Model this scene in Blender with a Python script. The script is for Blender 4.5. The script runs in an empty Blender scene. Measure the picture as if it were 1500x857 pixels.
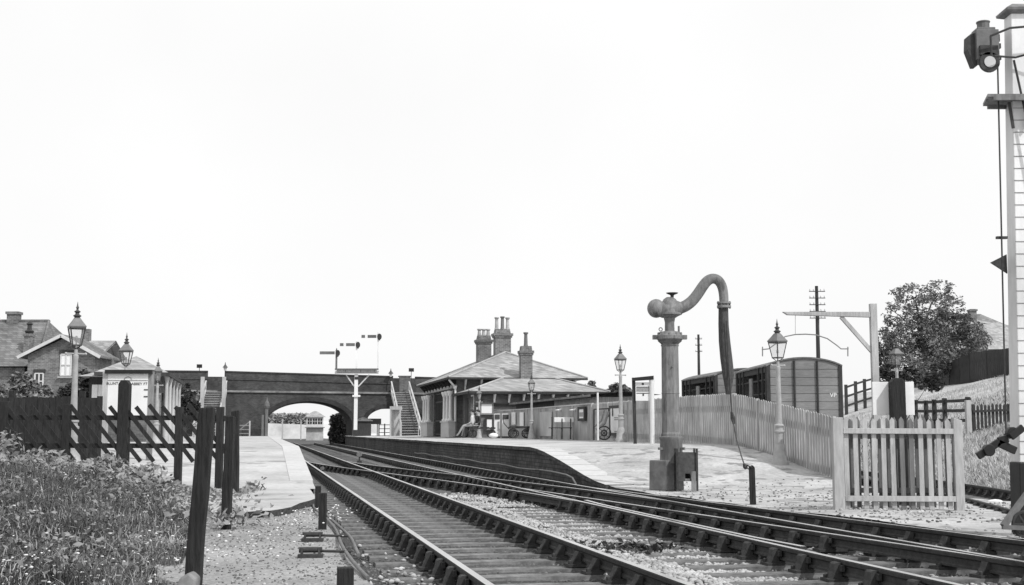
import bpy, bmesh, math, random
import numpy as np
from mathutils import Vector, Matrix
random.seed(7)
rng = np.random.default_rng(11)
S = bpy.context.scene
COL = S.collection
R = math.radians
# ------------------------------------------------------------------ camera
F = 1880.0
PIT = math.atan(202.5 / F)
ZC = 1.17
cs, sn = math.cos(PIT), math.sin(PIT)
cam = bpy.data.objects.new('camera', bpy.data.cameras.new('camera'))
COL.objects.link(cam)
cam.location = (0, 0, ZC)
cam.rotation_euler = (math.pi / 2 + PIT, 0, 0)
cam.data.sensor_width = 36
cam.data.lens = F / 1500 * 36
cam.data.clip_start = 0.1
cam.data.clip_end = 9000
S.camera = cam


def P(px, py, Y):
    """point of the photograph at world distance Y -> (X, z)"""
    py = py or 620
    k = (428.5 - py) / F
    h = Y * (k * cs + sn) / (cs - k * sn)
    return ((px - 750) * (Y * cs + h * sn) / F, ZC + h)


def G(px, py, z):
    k = (428.5 - py) / F
    h = z - ZC
    Y = h * (cs - k * sn) / (k * cs + sn)
    return ((px - 750) * (Y * cs + h * sn) / F, Y)


TH = math.atan(0.1947)
ct, st = math.cos(TH), math.sin(TH)


def T(n, t, z=0.0):
    return (n * ct - t * st, n * st + t * ct, z)


def NT(x, y):
    return (x * ct + y * st, -x * st + y * ct)


def sstep(x):
    x = min(1, max(0, x))
    return x * x * (3 - 2 * x)


# ------------------------------------------------------------------ materials
def M(name, v, rough=0.85, var=0.3, scale=5.0, bump=0.25, metal=0.0, kind=None, big=0.25, bscale=0.5, p=None, stretch=(1, 1, 1), spec=0.3, bdist=0.02):
    m = bpy.data.materials.new(name)
    m.use_nodes = True
    nt = m.node_tree
    N, L = nt.nodes, nt.links
    bs = N['Principled BSDF']
    bs.inputs['Roughness'].default_value = rough
    bs.inputs['Metallic'].default_value = metal
    bs.inputs['Specular IOR Level'].default_value = spec
    tc = N.new('ShaderNodeTexCoord')
    mp = N.new('ShaderNodeMapping')
    mp.inputs['Scale'].default_value = stretch
    L.new(tc.outputs['Object'], mp.inputs['Vector'])
    n1 = N.new('ShaderNodeTexNoise')
    n1.inputs['Scale'].default_value = scale
    n1.inputs['Detail'].default_value = 6
    n1.inputs['Roughness'].default_value = 0.65
    L.new(mp.outputs['Vector'], n1.inputs['Vector'])
    n2 = N.new('ShaderNodeTexNoise')
    n2.inputs['Scale'].default_value = bscale
    n2.inputs['Detail'].default_value = 4
    L.new(tc.outputs['Object'], n2.inputs['Vector'])
    r1 = N.new('ShaderNodeMapRange')
    r1.inputs['From Min'].default_value = 0.3
    r1.inputs['From Max'].default_value = 0.7
    r1.inputs['To Min'].default_value = v * (1 - var)
    r1.inputs['To Max'].default_value = v * (1 + var)
    L.new(n1.outputs['Fac'], r1.inputs['Value'])
    r2 = N.new('ShaderNodeMapRange')
    r2.inputs['From Min'].default_value = 0.3
    r2.inputs['From Max'].default_value = 0.7
    r2.inputs['To Min'].default_value = 1 - big
    r2.inputs['To Max'].default_value = 1 + big
    L.new(n2.outputs['Fac'], r2.inputs['Value'])
    mu = N.new('ShaderNodeMath')
    mu.operation = 'MULTIPLY'
    L.new(r1.outputs['Result'], mu.inputs[0])
    L.new(r2.outputs['Result'], mu.inputs[1])
    out = mu.outputs[0]
    hgt = n1.outputs['Fac']
    if kind in ('brick', 'slate'):
        sx = N.new('ShaderNodeSeparateXYZ')
        L.new(tc.outputs['Object'], sx.inputs[0])
        ad = N.new('ShaderNodeMath')
        ad.operation = 'ADD'
        L.new(sx.outputs['X'], ad.inputs[0])
        L.new(sx.outputs['Y'], ad.inputs[1])
        cb = N.new('ShaderNodeCombineXYZ')
        L.new(ad.outputs[0], cb.inputs['X'])
        L.new(sx.outputs['Z'], cb.inputs['Y'])
        bt = N.new('ShaderNodeTexBrick')
        L.new(cb.outputs[0], bt.inputs['Vector'])
        pw, ph, mort, mv = p or (0.23, 0.078, 0.008, 1.3)
        bt.inputs['Scale'].default_value = 1
        bt.inputs['Brick Width'].default_value = pw
        bt.inputs['Row Height'].default_value = ph
        bt.inputs['Mortar Size'].default_value = mort
        bt.inputs['Color1'].default_value = (0.72, 0.72, 0.72, 1)
        bt.inputs['Color2'].default_value = (1.25, 1.25, 1.25, 1)
        bt.inputs['Mortar'].default_value = (mv, mv, mv, 1)
        m2 = N.new('ShaderNodeMath')
        m2.operation = 'MULTIPLY'
        L.new(out, m2.inputs[0])
        L.new(bt.outputs['Color'], m2.inputs[1])
        out = m2.outputs[0]
        hgt = bt.outputs['Fac']
    if kind == 'wear':   # flaked patches with an outline of their own
        th, wv = p
        n3 = N.new('ShaderNodeTexNoise')
        n3.inputs['Scale'].default_value = 2.2
        n3.inputs['Detail'].default_value = 8
        L.new(mp.outputs['Vector'], n3.inputs['Vector'])
        r3 = N.new('ShaderNodeMapRange')
        r3.inputs['From Min'].default_value = th
        r3.inputs['From Max'].default_value = th + 0.06
        L.new(n3.outputs['Fac'], r3.inputs['Value'])
        mx = N.new('ShaderNodeMix')
        L.new(r3.outputs['Result'], mx.inputs['Factor'])
        L.new(out, mx.inputs['A'])
        mx.inputs['B'].default_value = wv
        out = mx.outputs['Result']
    L.new(out, bs.inputs['Base Color'])
    if bump:
        bp = N.new('ShaderNodeBump')
        bp.inputs['Strength'].default_value = bump
        bp.inputs['Distance'].default_value = bdist
        L.new(hgt, bp.inputs['Height'])
        L.new(bp.outputs['Normal'], bs.inputs['Normal'])
    return m


mt = {}
mt['creosote'] = M('creosoted_wood', 0.022, 0.8, 0.5, 8, 0.5, stretch=(3, 3, 0.5))
mt['oldpost'] = M('weathered_black_timber', 0.02, 0.75, 0.7, 9, 0.9, stretch=(4, 4, 0.35))
mt['palefence'] = M('bleached_paling_wood', 0.31, 0.85, 0.4, 5, 0.4, stretch=(5, 5, 0.35), big=0.25, bscale=0.9)
mt['palepost'] = M('pale_post_wood', 0.42, 0.85, 0.2, 4, 0.3, stretch=(4, 4, 0.4))
mt['gatewood'] = M('pale_painted_wood', 0.4, 0.75, 0.2, 6, 0.3, kind='wear', p=(0.62, 0.28), stretch=(3, 3, 0.5))
mt['backpale'] = M('raw_and_shaded_wood', 0.16, 0.85, 0.3, 6, 0.3, stretch=(4, 4, 0.4))  # raw wood, also the darkened colour of the shaded back pickets
mt['greywood'] = M('grey_timber', 0.2, 0.85, 0.35, 5, 0.4, stretch=(3, 3, 0.6))
mt['plank'] = M('wagon_planking', 0.22, 0.8, 0.18, 5, 0.3, stretch=(0.6, 0.6, 4))
mt['darkwood'] = M('dark_stained_wood', 0.04, 0.8, 0.4, 5, 0.4, stretch=(3, 3, 0.5))
mt['white'] = M('white_paint', 0.78, 0.6, 0.06, 4, 0.08, kind='wear', p=(0.7, 0.5), big=0.06)
mt['cream'] = M('cream_paint', 0.55, 0.6, 0.1, 4, 0.1, big=0.1)
mt['postwhite'] = M('weathered_white_paint', 0.72, 0.6, 0.08, 5, 0.15, kind='wear', p=(0.66, 0.42), stretch=(2, 2, 0.5))
mt['black'] = M('black_paint', 0.018, 0.5, 0.3, 6, 0.1)
mt['iron'] = M('dark_cast_iron', 0.04, 0.6, 0.4, 12, 0.35, metal=0.0)
mt['midgrey'] = M('mid_grey_paint', 0.13, 0.55, 0.25, 9, 0.2, kind='wear', p=(0.62, 0.06))
mt['crane'] = M('grey_painted_cast_iron', 0.175, 0.55, 0.3, 9, 0.45, kind='wear', p=(0.59, 0.09), stretch=(2.2, 2.2, 0.5), big=0.3, bscale=1.6)
mt['leather'] = M('wet_leather_hose', 0.055, 0.55, 0.5, 14, 0.6, stretch=(3, 3, 0.7))
mt['lampcol'] = M('pale_lamp_paint', 0.36, 0.55, 0.15, 8, 0.15, kind='wear', p=(0.64, 0.25))
mt['lamphead'] = M('dark_lamp_metal', 0.07, 0.5, 0.25, 8, 0.1)
mt['lamproof'] = M('grey_lamp_roof', 0.2, 0.5, 0.2, 8, 0.1)
mt['railtop'] = M('polished_rail_head', 0.55, 0.28, 0.1, 30, 0.0, metal=0.7, stretch=(1, 1, 1))
mt['rail'] = M('rusty_rail', 0.04, 0.75, 0.4, 14, 0.3)
mt['sleeper'] = M('oily_sleeper', 0.135, 0.9, 0.5, 7, 0.8, bscale=0.6, big=0.4, stretch=(1, 1, 1))
mt['ballastbed'] = M('dirty_ballast', 0.085, 0.95, 0.6, 26, 1.0, big=0.35, bscale=0.35, bdist=0.04)
mt['stone'] = M('limestone_ballast', 0.37, 0.9, 0.35, 9, 0.3, big=0.3, bscale=2)
mt['dirtstone'] = M('dirty_stones', 0.13, 0.9, 0.5, 9, 0.3, big=0.3, bscale=1)
mt['gravel'] = M('cinder_path', 0.3, 0.95, 0.4, 22, 0.9, big=0.25, bscale=0.8, bdist=0.03)
mt['platform'] = M('platform_surface', 0.43, 0.9, 0.14, 18, 0.5, big=0.2, bscale=0.6, kind='wear', p=(0.585, 0.27), stretch=(.45, .45, .45))
mt['rampground'] = M('trodden_ground', 0.42, 0.95, 0.22, 10, 0.7, big=0.25, bscale=0.7, kind='wear', p=(0.56, 0.24), bdist=0.04)
mt['coping'] = M('platform_coping', 0.49, 0.85, 0.1, 8, 0.2, big=0.1)
mt['wallbrick'] = M('sooty_platform_brick', 0.075, 0.9, 0.4, 4, 0.7, kind='brick', p=(0.24, 0.1, 0.014, 0.55), big=0.35)
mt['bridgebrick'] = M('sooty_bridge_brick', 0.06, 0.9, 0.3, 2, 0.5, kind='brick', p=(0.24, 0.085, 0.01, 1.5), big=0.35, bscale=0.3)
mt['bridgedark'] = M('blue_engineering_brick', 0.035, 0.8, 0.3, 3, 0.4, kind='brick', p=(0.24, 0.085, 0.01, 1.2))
mt['bridgestone'] = M('weathered_string_stone', 0.2, 0.9, 0.5, 1.4, 0.3)
mt['stbrick'] = M('station_brick', 0.11, 0.9, 0.25, 3, 0.4, kind='brick')
mt['ststone'] = M('dressed_stone', 0.36, 0.85, 0.2, 3, 0.2)
mt['chimbrick'] = M('chimney_brick', 0.14, 0.9, 0.3, 3, 0.5, kind='brick', p=(0.26, 0.095, 0.014, 1.6))
mt['slate'] = M('pale_roof_slate', 0.32, 0.7, 0.12, 3, 0.3, kind='slate', p=(0.3, 0.12, 0.008, 0.7), big=0.12)
mt['darkslate'] = M('dark_roof_slate', 0.16, 0.75, 0.2, 3, 0.4, kind='slate', p=(0.3, 0.14, 0.01, 0.6))
mt['housebrick'] = M('house_brick', 0.15, 0.9, 0.35, 3, 0.5, kind='brick', p=(0.24, 0.085, 0.012, 1.5))
mt['pot'] = M('clay_chimney_pot', 0.33, 0.8, 0.3, 4, 0.2)
mt['sky_glass'] = M('window_glass', 0.25, 0.15, 0.3, 1, 0.0, spec=0.8)
mt['darkglass'] = M('dark_window_glass', 0.02, 0.15, 0.3, 1, 0.0, spec=0.8)
mt['grass'] = M('rough_grass', 0.09, 0.8, 0.6, 3, 0.0, big=0.6, bscale=0.9)
mt['earth'] = M('grass_covered_earth', 0.085, 0.95, 0.5, 10, 0.9, big=0.4, bscale=0.5, bdist=0.05)
mt['drygrass'] = M('dry_bank_grass', 0.4, 0.9, 0.35, 3, 0.0, big=0.25, bscale=0.6)
mt['bank'] = M('dry_bank_earth', 0.42, 0.95, 0.35, 9, 0.8, big=0.25, bscale=0.6, bdist=0.05)
mt['weed'] = M('broad_weed_leaves', 0.24, 0.55, 0.4, 5, 0.0, big=0.2)
mt['flower'] = M('white_petals', 0.75, 0.8, 0.1, 3, 0.0)
mt['leaf'] = M('tree_leaves', 0.16, 0.6, 0.5, 3, 0.0, big=0.3, bscale=1)
mt['lightleaf'] = M('pale_bush_leaves', 0.2, 0.55, 0.5, 4, 0.0)
mt['darkleaf'] = M('dark_bush_leaves', 0.045, 0.7, 0.5, 3, 0.0)
mt['bark'] = M('tree_bark', 0.06, 0.9, 0.4, 5, 0.6)
mt['field'] = M('haze_paled_field', 0.58, 0.95, 0.25, 0.4, 0.0, big=0.25, bscale=0.02)  # paled further so the colour carries distance haze
mt['paper'] = M('poster_paper', 0.75, 0.7, 0.05, 3, 0.0, big=0.05)
mt['ink'] = M('poster_ink', 0.06, 0.7, 0.2, 3, 0.0)
mt['greyink'] = M('grey_poster_print', 0.28, 0.7, 0.3, 20, 0.0)
mt['shirt'] = M('light_shirt_cloth', 0.55, 0.9, 0.1, 8, 0.2)
mt['trouser'] = M('pale_trouser_cloth', 0.33, 0.9, 0.1, 8, 0.2)
mt['skin'] = M('skin', 0.38, 0.6, 0.08, 8, 0.0)
mt['hair'] = M('dark_hair', 0.03, 0.6, 0.2, 20, 0.2)
mt['concrete'] = M('stained_concrete', 0.2, 0.9, 0.25, 6, 0.4, big=0.25, bscale=2)
mt['rust'] = M('rusty_plate', 0.07, 0.75, 0.4, 8, 0.4)
mt['hazyleaf'] = M('haze_paled_leaves', 0.3, 0.8, 0.3, 3, 0.0)  # leaf colour lightened to stand for haze over the hedge
mt['wire'] = M('galvanised_wire', 0.22, 0.5, 0.1, 8, 0.0)

gl = bpy.data.materials.new('lantern_glass')
gl.use_nodes = True
_n, _l = gl.node_tree.nodes, gl.node_tree.links
_b = _n['Principled BSDF']
_b.inputs['Base Color'].default_value = (0.8, 0.8, 0.8, 1)
_b.inputs['Roughness'].default_value = 0.12
_tr = _n.new('ShaderNodeBsdfTransparent')
_tr.inputs['Color'].default_value = (0.92, 0.92, 0.92, 1)
_mx = _n.new('ShaderNodeMixShader')
_mx.inputs['Fac'].default_value = 0.12
_l.new(_tr.outputs[0], _mx.inputs[1])
_l.new(_b.outputs[0], _mx.inputs[2])
_l.new(_mx.outputs[0], _n['Material Output'].inputs['Surface'])
mt['glass'] = gl


# ------------------------------------------------------------------ mesh tools
class MB:
    def __init__(s):
        s.v, s.f, s.m = [], [], []

    def add(s, vs, fs, mi=0):
        o = len(s.v)
        s.v += [tuple(v) for v in vs]
        for f in fs:
            s.f.append([i + o for i in f])
            s.m.append(mi)
        return s

    def box(s, c, d, rz=0, mi=0, taper=1.0):
        x, y, z = d[0] / 2, d[1] / 2, d[2] / 2
        vs = []
        for dz, k in ((-z, 1), (z, taper)):
            for dx, dy in ((-x, -y), (x, -y), (x, y), (-x, y)):
                X, Y = dx * k, dy * k
                vs.append((c[0] + X * math.cos(rz) - Y * math.sin(rz), c[1] + X * math.sin(rz) + Y * math.cos(rz), c[2] + dz))
        return s.add(vs, [(3, 2, 1, 0), (4, 5, 6, 7), (0, 1, 5, 4), (1, 2, 6, 5), (2, 3, 7, 6), (3, 0, 4, 7)], mi)

    def bar(s, a, b, w, h=None, mi=0, up=(0, 0, 1)):
        h = w if h is None else h
        a, b = Vector(a), Vector(b)
        d = (b - a).normalized()
        u = Vector(up)
        if abs(d.dot(u)) > 0.98:
            u = Vector((0, 1, 0))
        sd = d.cross(u).normalized()
        u = sd.cross(d).normalized()
        vs = []
        for p in (a, b):
            for i, j in ((-1, -1), (1, -1), (1, 1), (-1, 1)):
                vs.append(p + sd * (w / 2 * i) + u * (h / 2 * j))
        return s.add(vs, [(3, 2, 1, 0), (4, 5, 6, 7), (0, 1, 5, 4), (1, 2, 6, 5), (2, 3, 7, 6), (3, 0, 4, 7)], mi)

    def tube(s, pts, r, n=8, mi=0, closed=False):
        pts = [Vector(p) for p in pts]
        rs = r if isinstance(r, (list, tuple)) else [r] * len(pts)
        k = len(pts)
        u = None
        vs = []
        for i, p in enumerate(pts):
            d = (pts[min(i + 1, k - 1)] - pts[max(i - 1, 0)])
            if closed:
                d = pts[(i + 1) % k] - pts[(i - 1) % k]
            d.normalize()
            if u is None:
                u = d.orthogonal().normalized()
            u = (u - d * u.dot(d)).normalized()
            w = d.cross(u)
            for j in range(n):
                a = 2 * math.pi * j / n
                vs.append(p + (u * math.cos(a) + w * math.sin(a)) * rs[i])
        fs = []
        for i in range(k if closed else k - 1):
            i2 = (i + 1) % k
            for j in range(n):
                j2 = (j + 1) % n
                fs.append((i * n + j, i * n + j2, i2 * n + j2, i2 * n + j))
        if not closed:
            fs.append(tuple(range(n))[::-1])
            fs.append(tuple(range((k - 1) * n, k * n)))
        return s.add(vs, fs, mi)

    def lathe(s, prof, n=14, c=(0, 0, 0), a0=0.0, mi=0):
        vs, fs = [], []
        for r, z in prof:
            for j in range(n):
                a = a0 + 2 * math.pi * j / n
                vs.append((c[0] + r * math.cos(a), c[1] + r * math.sin(a), c[2] + z))
        k = len(prof)
        for i in range(k - 1):
            for j in range(n):
                j2 = (j + 1) % n
                fs.append((i * n + j, i * n + j2, (i + 1) * n + j2, (i + 1) * n + j))
        fs.append(tuple(range(n))[::-1])
        fs.append(tuple(range((k - 1) * n, k * n)))
        return s.add(vs, fs, mi)

    def prism(s, poly, ax, a, b, mi=0):
        k = len(poly)
        vs = []
        for q in (a, b):
            for u, w in poly:
                vs.append({'x': (q, u, w), 'y': (u, q, w), 'z': (u, w, q)}[ax])
        fs = [tuple(range(k)), tuple(range(k, 2 * k))[::-1]]
        for i in range(k):
            j = (i + 1) % k
            fs.append((i, i + k, j + k, j))
        return s.add(vs, fs, mi)

    def sphere(s, c, r, n=12, m=8, sq=(1, 1, 1), mi=0):
        vs, fs = [], []
        for i in range(m + 1):
            a = math.pi * i / m
            rr = max(math.sin(a), 0.02) * r
            for j in range(n):
                b = 2 * math.pi * j / n
                vs.append((c[0] + rr * math.cos(b) * sq[0], c[1] + rr * math.sin(b) * sq[1], c[2] - r * math.cos(a) * sq[2]))
        for i in range(m):
            for j in range(n):
                j2 = (j + 1) % n
                fs.append((i * n + j, i * n + j2, (i + 1) * n + j2, (i + 1) * n + j))
        fs.append(tuple(range(n))[::-1])
        fs.append(tuple(range(m * n, m * n + n)))
        return s.add(vs, fs, mi)

    def build(s, name, mat, parent=None, smooth=0, bevel=0, norm=True, loc=None):
        me = bpy.data.meshes.new(name)
        me.from_pydata(s.v, [], s.f)
        mats = mat if isinstance(mat, (list, tuple)) else [mat]
        for q in mats:
            me.materials.append(mt[q] if isinstance(q, str) else q)
        if len(mats) > 1:
            me.polygons.foreach_set('material_index', s.m)
        if norm:
            bm = bmesh.new()
            bm.from_mesh(me)
            bmesh.ops.recalc_face_normals(bm, faces=bm.faces)
            bm.to_mesh(me)
            bm.free()
        if smooth:
            me.polygons.foreach_set('use_smooth', [True] * len(me.polygons))
            me.set_sharp_from_angle(angle=R(smooth))
        me.update()
        o = bpy.data.objects.new(name, me)
        COL.objects.link(o)
        if parent is not None:
            o.parent = parent
        if loc is not None:
            o.location = loc
        if bevel:
            b = o.modifiers.new('bevel', 'BEVEL')
            b.width = bevel
            b.segments = 2
            b.limit_method = 'ANGLE'
        return o


def tag(o, label, cat, group=None):
    o['label'] = label
    o['category'] = cat
    if group:
        o['group'] = group
    return o


def thing(name, label, cat, loc=(0, 0, 0), rz=0.0, group=None, scale=1.0):
    o = bpy.data.objects.new(name, None)
    o.empty_display_size = 0.3
    COL.objects.link(o)
    o.location = loc
    o.rotation_euler = (0, 0, rz)
    o.scale = (scale,) * 3
    return tag(o, label, cat, group)


def struct(o):
    o['kind'] = 'structure'
    return o


def stuff(o, label=None):
    o['kind'] = 'stuff'
    if label:
        o['label'] = label
    return o


def copy_tree(o, parent=None):
    c = o.copy()
    COL.objects.link(c)
    if parent is not None:
        c.parent = parent
    for ch in list(o.children):
        copy_tree(ch, c)
    return c


def np_mesh(name, V, Fc, mat, k):
    """many small faces of k corners"""
    me = bpy.data.meshes.new(name)
    nv, nf = len(V), len(Fc)
    me.vertices.add(nv)
    me.vertices.foreach_set('co', V.astype(np.float32).ravel())
    me.loops.add(nf * k)
    me.loops.foreach_set('vertex_index', Fc.astype(np.int32).ravel())
    me.polygons.add(nf)
    me.polygons.foreach_set('loop_start', np.arange(0, nf * k, k, dtype=np.int32))
    me.polygons.foreach_set('loop_total', np.full(nf, k, dtype=np.int32))
    me.materials.append(mt[mat])
    me.update(calc_edges=True)
    me.validate()
    o = bpy.data.objects.new(name, me)
    COL.objects.link(o)
    return o


def leaf_quads(C, size, up=0.0):
    """leaf-shaped quads with random orientation at centres C"""
    n = len(C)
    a = rng.normal(size=(n, 3))
    a[:, 2] *= 0.6
    a /= np.linalg.norm(a, axis=1)[:, None]
    b = rng.normal(size=(n, 3))
    b -= a * (a * b).sum(1)[:, None]
    b /= np.linalg.norm(b, axis=1)[:, None]
    s = (size * rng.uniform(0.55, 1.25, n))[:, None]
    V = np.stack([C - a * s, C + b * s * 0.45, C + a * s, C - b * s * 0.45], 1).reshape(-1, 3)
    Fc = np.arange(4 * n).reshape(n, 4)
    return V, Fc


def blades(X, Y, Z, h, w, lean=0.5):
    n = len(X)
    a = rng.uniform(0, 2 * np.pi, n)
    hh = h * rng.uniform(0.45, 1.3, n)
    ww = w * rng.uniform(0.6, 1.4, n)
    la = rng.uniform(0, 2 * np.pi, n)
    ll = hh * lean * rng.uniform(0.1, 1.2, n)
    dx, dy = np.cos(a) * ww / 2, np.sin(a) * ww / 2
    lx, ly = np.cos(la) * ll, np.sin(la) * ll
    V = np.empty((n, 5, 3))
    V[:, 0] = np.stack([X - dx, Y - dy, Z - 0.02], 1)
    V[:, 1] = np.stack([X + dx, Y + dy, Z - 0.02], 1)
    V[:, 2] = np.stack([X + dx * 0.8 + lx * 0.35, Y + dy * 0.8 + ly * 0.35, Z + hh * 0.6], 1)
    V[:, 3] = np.stack([X - dx * 0.8 + lx * 0.35, Y - dy * 0.8 + ly * 0.35, Z + hh * 0.6], 1)
    V[:, 4] = np.stack([X + lx, Y + ly, Z + hh * 0.92], 1)
    i = np.arange(n)[:, None] * 5
    Fq = np.concatenate([i + np.array([[0, 1, 2]]), i + np.array([[0, 2, 3]]), i + np.array([[3, 2, 4]])], 0)
    return V.reshape(-1, 3), Fq


_ico = None


def stones(C, size, flat=0.7):
    global _ico
    if _ico is None:
        bm = bmesh.new()
        bmesh.ops.create_icosphere(bm, subdivisions=1, radius=1)
        _ico = (np.array([v.co[:] for v in bm.verts]), np.array([[v.index for v in f.verts] for f in bm.faces]))
        bm.free()
    V0, F0 = _ico
    n = len(C)
    k = len(V0)
    V = V0[None] * (1 + rng.normal(0, 0.2, (n, k, 1)))
    V = V * rng.uniform(0.6, 1.3, (n, 1, 3)) * np.array([1, 1, flat])
    a = rng.uniform(0, 2 * np.pi, n)
    ca, sa = np.cos(a)[:, None], np.sin(a)[:, None]
    x = V[..., 0] * ca - V[..., 1] * sa
    y = V[..., 0] * sa + V[..., 1] * ca
    V = np.stack([x, y, V[..., 2]], -1) * (size * rng.uniform(0.5, 1.3, n))[:, None, None] + C[:, None, :]
    Fc = (F0[None] + (np.arange(n) * k)[:, None, None]).reshape(-1, 3)
    return V.reshape(-1, 3), Fc


def text_mesh(txt, size, name, mat, parent, loc, rot, depth=0.004, align='CENTER'):
    cu = bpy.data.curves.new(name, 'FONT')
    cu.body = txt
    cu.size = size
    cu.extrude = depth
    cu.align_x = align
    cu.align_y = 'CENTER'
    tmp = bpy.data.objects.new(name + '_tmp', cu)
    COL.objects.link(tmp)
    dg = bpy.context.evaluated_depsgraph_get()
    me = bpy.data.meshes.new_from_object(tmp.evaluated_get(dg))
    bpy.data.objects.remove(tmp)
    me.materials.clear()
    me.materials.append(mt[mat])
    o = bpy.data.objects.new(name, me)
    COL.objects.link(o)
    o.parent = parent
    o.location = loc
    o.rotation_euler = rot
    return o


# ------------------------------------------------------------------ world, light
w = bpy.data.worlds.new('World')
S.world = w
w.use_nodes = True
N, L = w.node_tree.nodes, w.node_tree.links
bg = N['Background']
sk = N.new('ShaderNodeTexSky')
sk.sky_type = 'NISHITA'
sk.sun_disc = False
SUN_EL = R(46)
SUN_AZ = math.atan2(0.70, -0.68)
sk.sun_elevation = SUN_EL
sk.sun_rotation = SUN_AZ
sk.dust_density = 3.0
sk.air_density = 1.0
bw = N.new('ShaderNodeRGBToBW')
L.new(sk.outputs[0], bw.inputs[0])
# thin high cloud over the whole sky
wtc = N.new('ShaderNodeTexCoord')
cl = N.new('ShaderNodeTexNoise')
cl.inputs['Scale'].default_value = 1.6
cl.inputs['Detail'].default_value = 5
L.new(wtc.outputs['Generated'], cl.inputs['Vector'])
cr = N.new('ShaderNodeMapRange')
cr.inputs['From Min'].default_value = 0.3
cr.inputs['From Max'].default_value = 0.7
cr.inputs['To Min'].default_value = 6.5
cr.inputs['To Max'].default_value = 7.4
L.new(cl.outputs['Fac'], cr.inputs['Value'])
cm_ = N.new('ShaderNodeMix')
cm_.inputs['Factor'].default_value = 0.88
L.new(bw.outputs[0], cm_.inputs['A'])
L.new(cr.outputs['Result'], cm_.inputs['B'])
L.new(cm_.outputs['Result'], bg.inputs['Color'])
bg.inputs['Strength'].default_value = 0.15
sun = bpy.data.objects.new('sun', bpy.data.lights.new('sun', 'SUN'))
COL.objects.link(sun)
sun.data.energy = 3.0
sun.data.angle = R(1.0)
sd = Vector((math.sin(SUN_AZ) * math.cos(SUN_EL), math.cos(SUN_AZ) * math.cos(SUN_EL), math.sin(SUN_EL)))
sun.rotation_euler = sd.to_track_quat('Z', 'Y').to_euler()
sun.location = sd * 60
S.view_settings.view_transform = 'Standard'
S.view_settings.look = 'None'
S.view_settings.exposure = 0.0
S.view_settings.gamma = 1
S.view_settings.use_curve_mapping = False
S.cycles.max_bounces = 5
S.cycles.transparent_max_bounces = 12
# ------------------------------------------------------------------ ground and platforms
def grid(name, ns, ts, hf, mat, skirt=None):
    """sheet over track coordinates n (across) and t (along)"""
    mb = MB()
    nn = len(ns)
    vs = []
    for t in ts:
        for n in ns:
            a = n(t) if callable(n) else n
            vs.append(T(a, t, hf(a, t)))
    fs = []
    for j in range(len(ts) - 1):
        for i in range(nn - 1):
            fs.append((j * nn + i, j * nn + i + 1, (j + 1) * nn + i + 1, (j + 1) * nn + i))
    mb.add(vs, fs)
    o = mb.build(name, mat, norm=False)
    o.data.polygons.foreach_set('use_smooth', [True] * len(o.data.polygons))
    return o


def wob(a, b, s=1.0):
    return 0.5 * math.sin(a * 1.7 * s + 1.3 * math.sin(b * 0.9 * s)) + 0.35 * math.sin(b * 2.3 * s + a * 0.7 * s) + 0.25 * math.sin(a * 4.1 * s - b * 3.7 * s)


def frange(a, b, s):
    k = max(1, int(round((b - a) / s)))
    return [a + (b - a) * i / k for i in range(k + 1)]


g = MB()
g.add([(-5000, -300, -0.55), (5000, -300, -0.55), (5000, 8000, -0.55), (-5000, 8000, -0.55)], [(0, 1, 2, 3)])
struct(g.build('ground', 'field', norm=False))

tb = grid('trackbed', frange(0.5, 11.5, 0.25), frange(3, 60, 0.4) + frange(62, 340, 4), lambda n, t: -0.238 + 0.012 * wob(n * 2, t * 2), 'ballastbed')
struct(tb)


def hL(n, t):
    zp = -0.15 + 0.012 * wob(n, t)
    gz = 0.02 + 0.5 * min(1, max(0, (t - 10) / 16.5))
    k = sstep((-0.55 - n) / 3.4)
    z = zp * (1 - k) + (gz + 0.06 * wob(n * 0.6, t * 0.6)) * k
    return z


def hLP(n, t):
    r = min(1, max(0, (t - 27.6) / 12.6))
    a = -0.03 + 0.71 * r
    k = sstep((-4.6 - n) / 2.0)
    return a * (1 - k) + (0.55 + 0.13 * r) * k + 0.006 * wob(n, t)


struct(grid('path', frange(-1.4, 0.95, 0.12), frange(3, 27.2, 0.2), hL, 'gravel'))
struct(grid('grass_ground', [-60, -45] + frange(-30, -1.4, 0.35), frange(3, 27.2, 0.35), hL, 'earth'))
pl = grid('platform', frange(-1.75, 1.15, 0.3), frange(27.2, 121, 0.8), hLP, 'platform')
struct(pl)
struct(grid('garden_ground', [-60, -40] + frange(-25, -1.75, 0.5), frange(27.2, 125, 1.0), lambda n, t: hLP(n, t) - (0.004 if n > -15 else 0), 'platform'))
mb = MB()
ts = frange(27.6, 121, 1.0)
for a, b in zip(ts[:-1], ts[1:]):
    mb.add([T(1.12, a, -0.4), T(1.12, b, -0.4), T(1.12, b, hLP(1.1, b) - 0.02), T(1.12, a, hLP(1.1, a) - 0.02)], [(0, 1, 2, 3)])
mb.build('platform_wall', 'wallbrick', pl, norm=False)
mb = MB()
ts = frange(29.2, 121, 0.95)
for i, (a, b) in enumerate(zip(ts[:-1], ts[1:])):
    b -= 0.012
    za, zb = hLP(1, a) + 0.012, hLP(1, b) + 0.012
    vs = [T(0.66, a, za - 0.09), T(1.17, a, za - 0.09), T(1.17, b, zb - 0.09), T(0.66, b, zb - 0.09), T(0.66, a, za), T(1.17, a, za), T(1.17, b, zb), T(0.66, b, zb)]
    mb.add(vs, [(3, 2, 1, 0), (4, 5, 6, 7), (0, 1, 5, 4), (1, 2, 6, 5), (2, 3, 7, 6), (3, 0, 4, 7)])
mb.build('coping', 'coping', pl)

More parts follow.
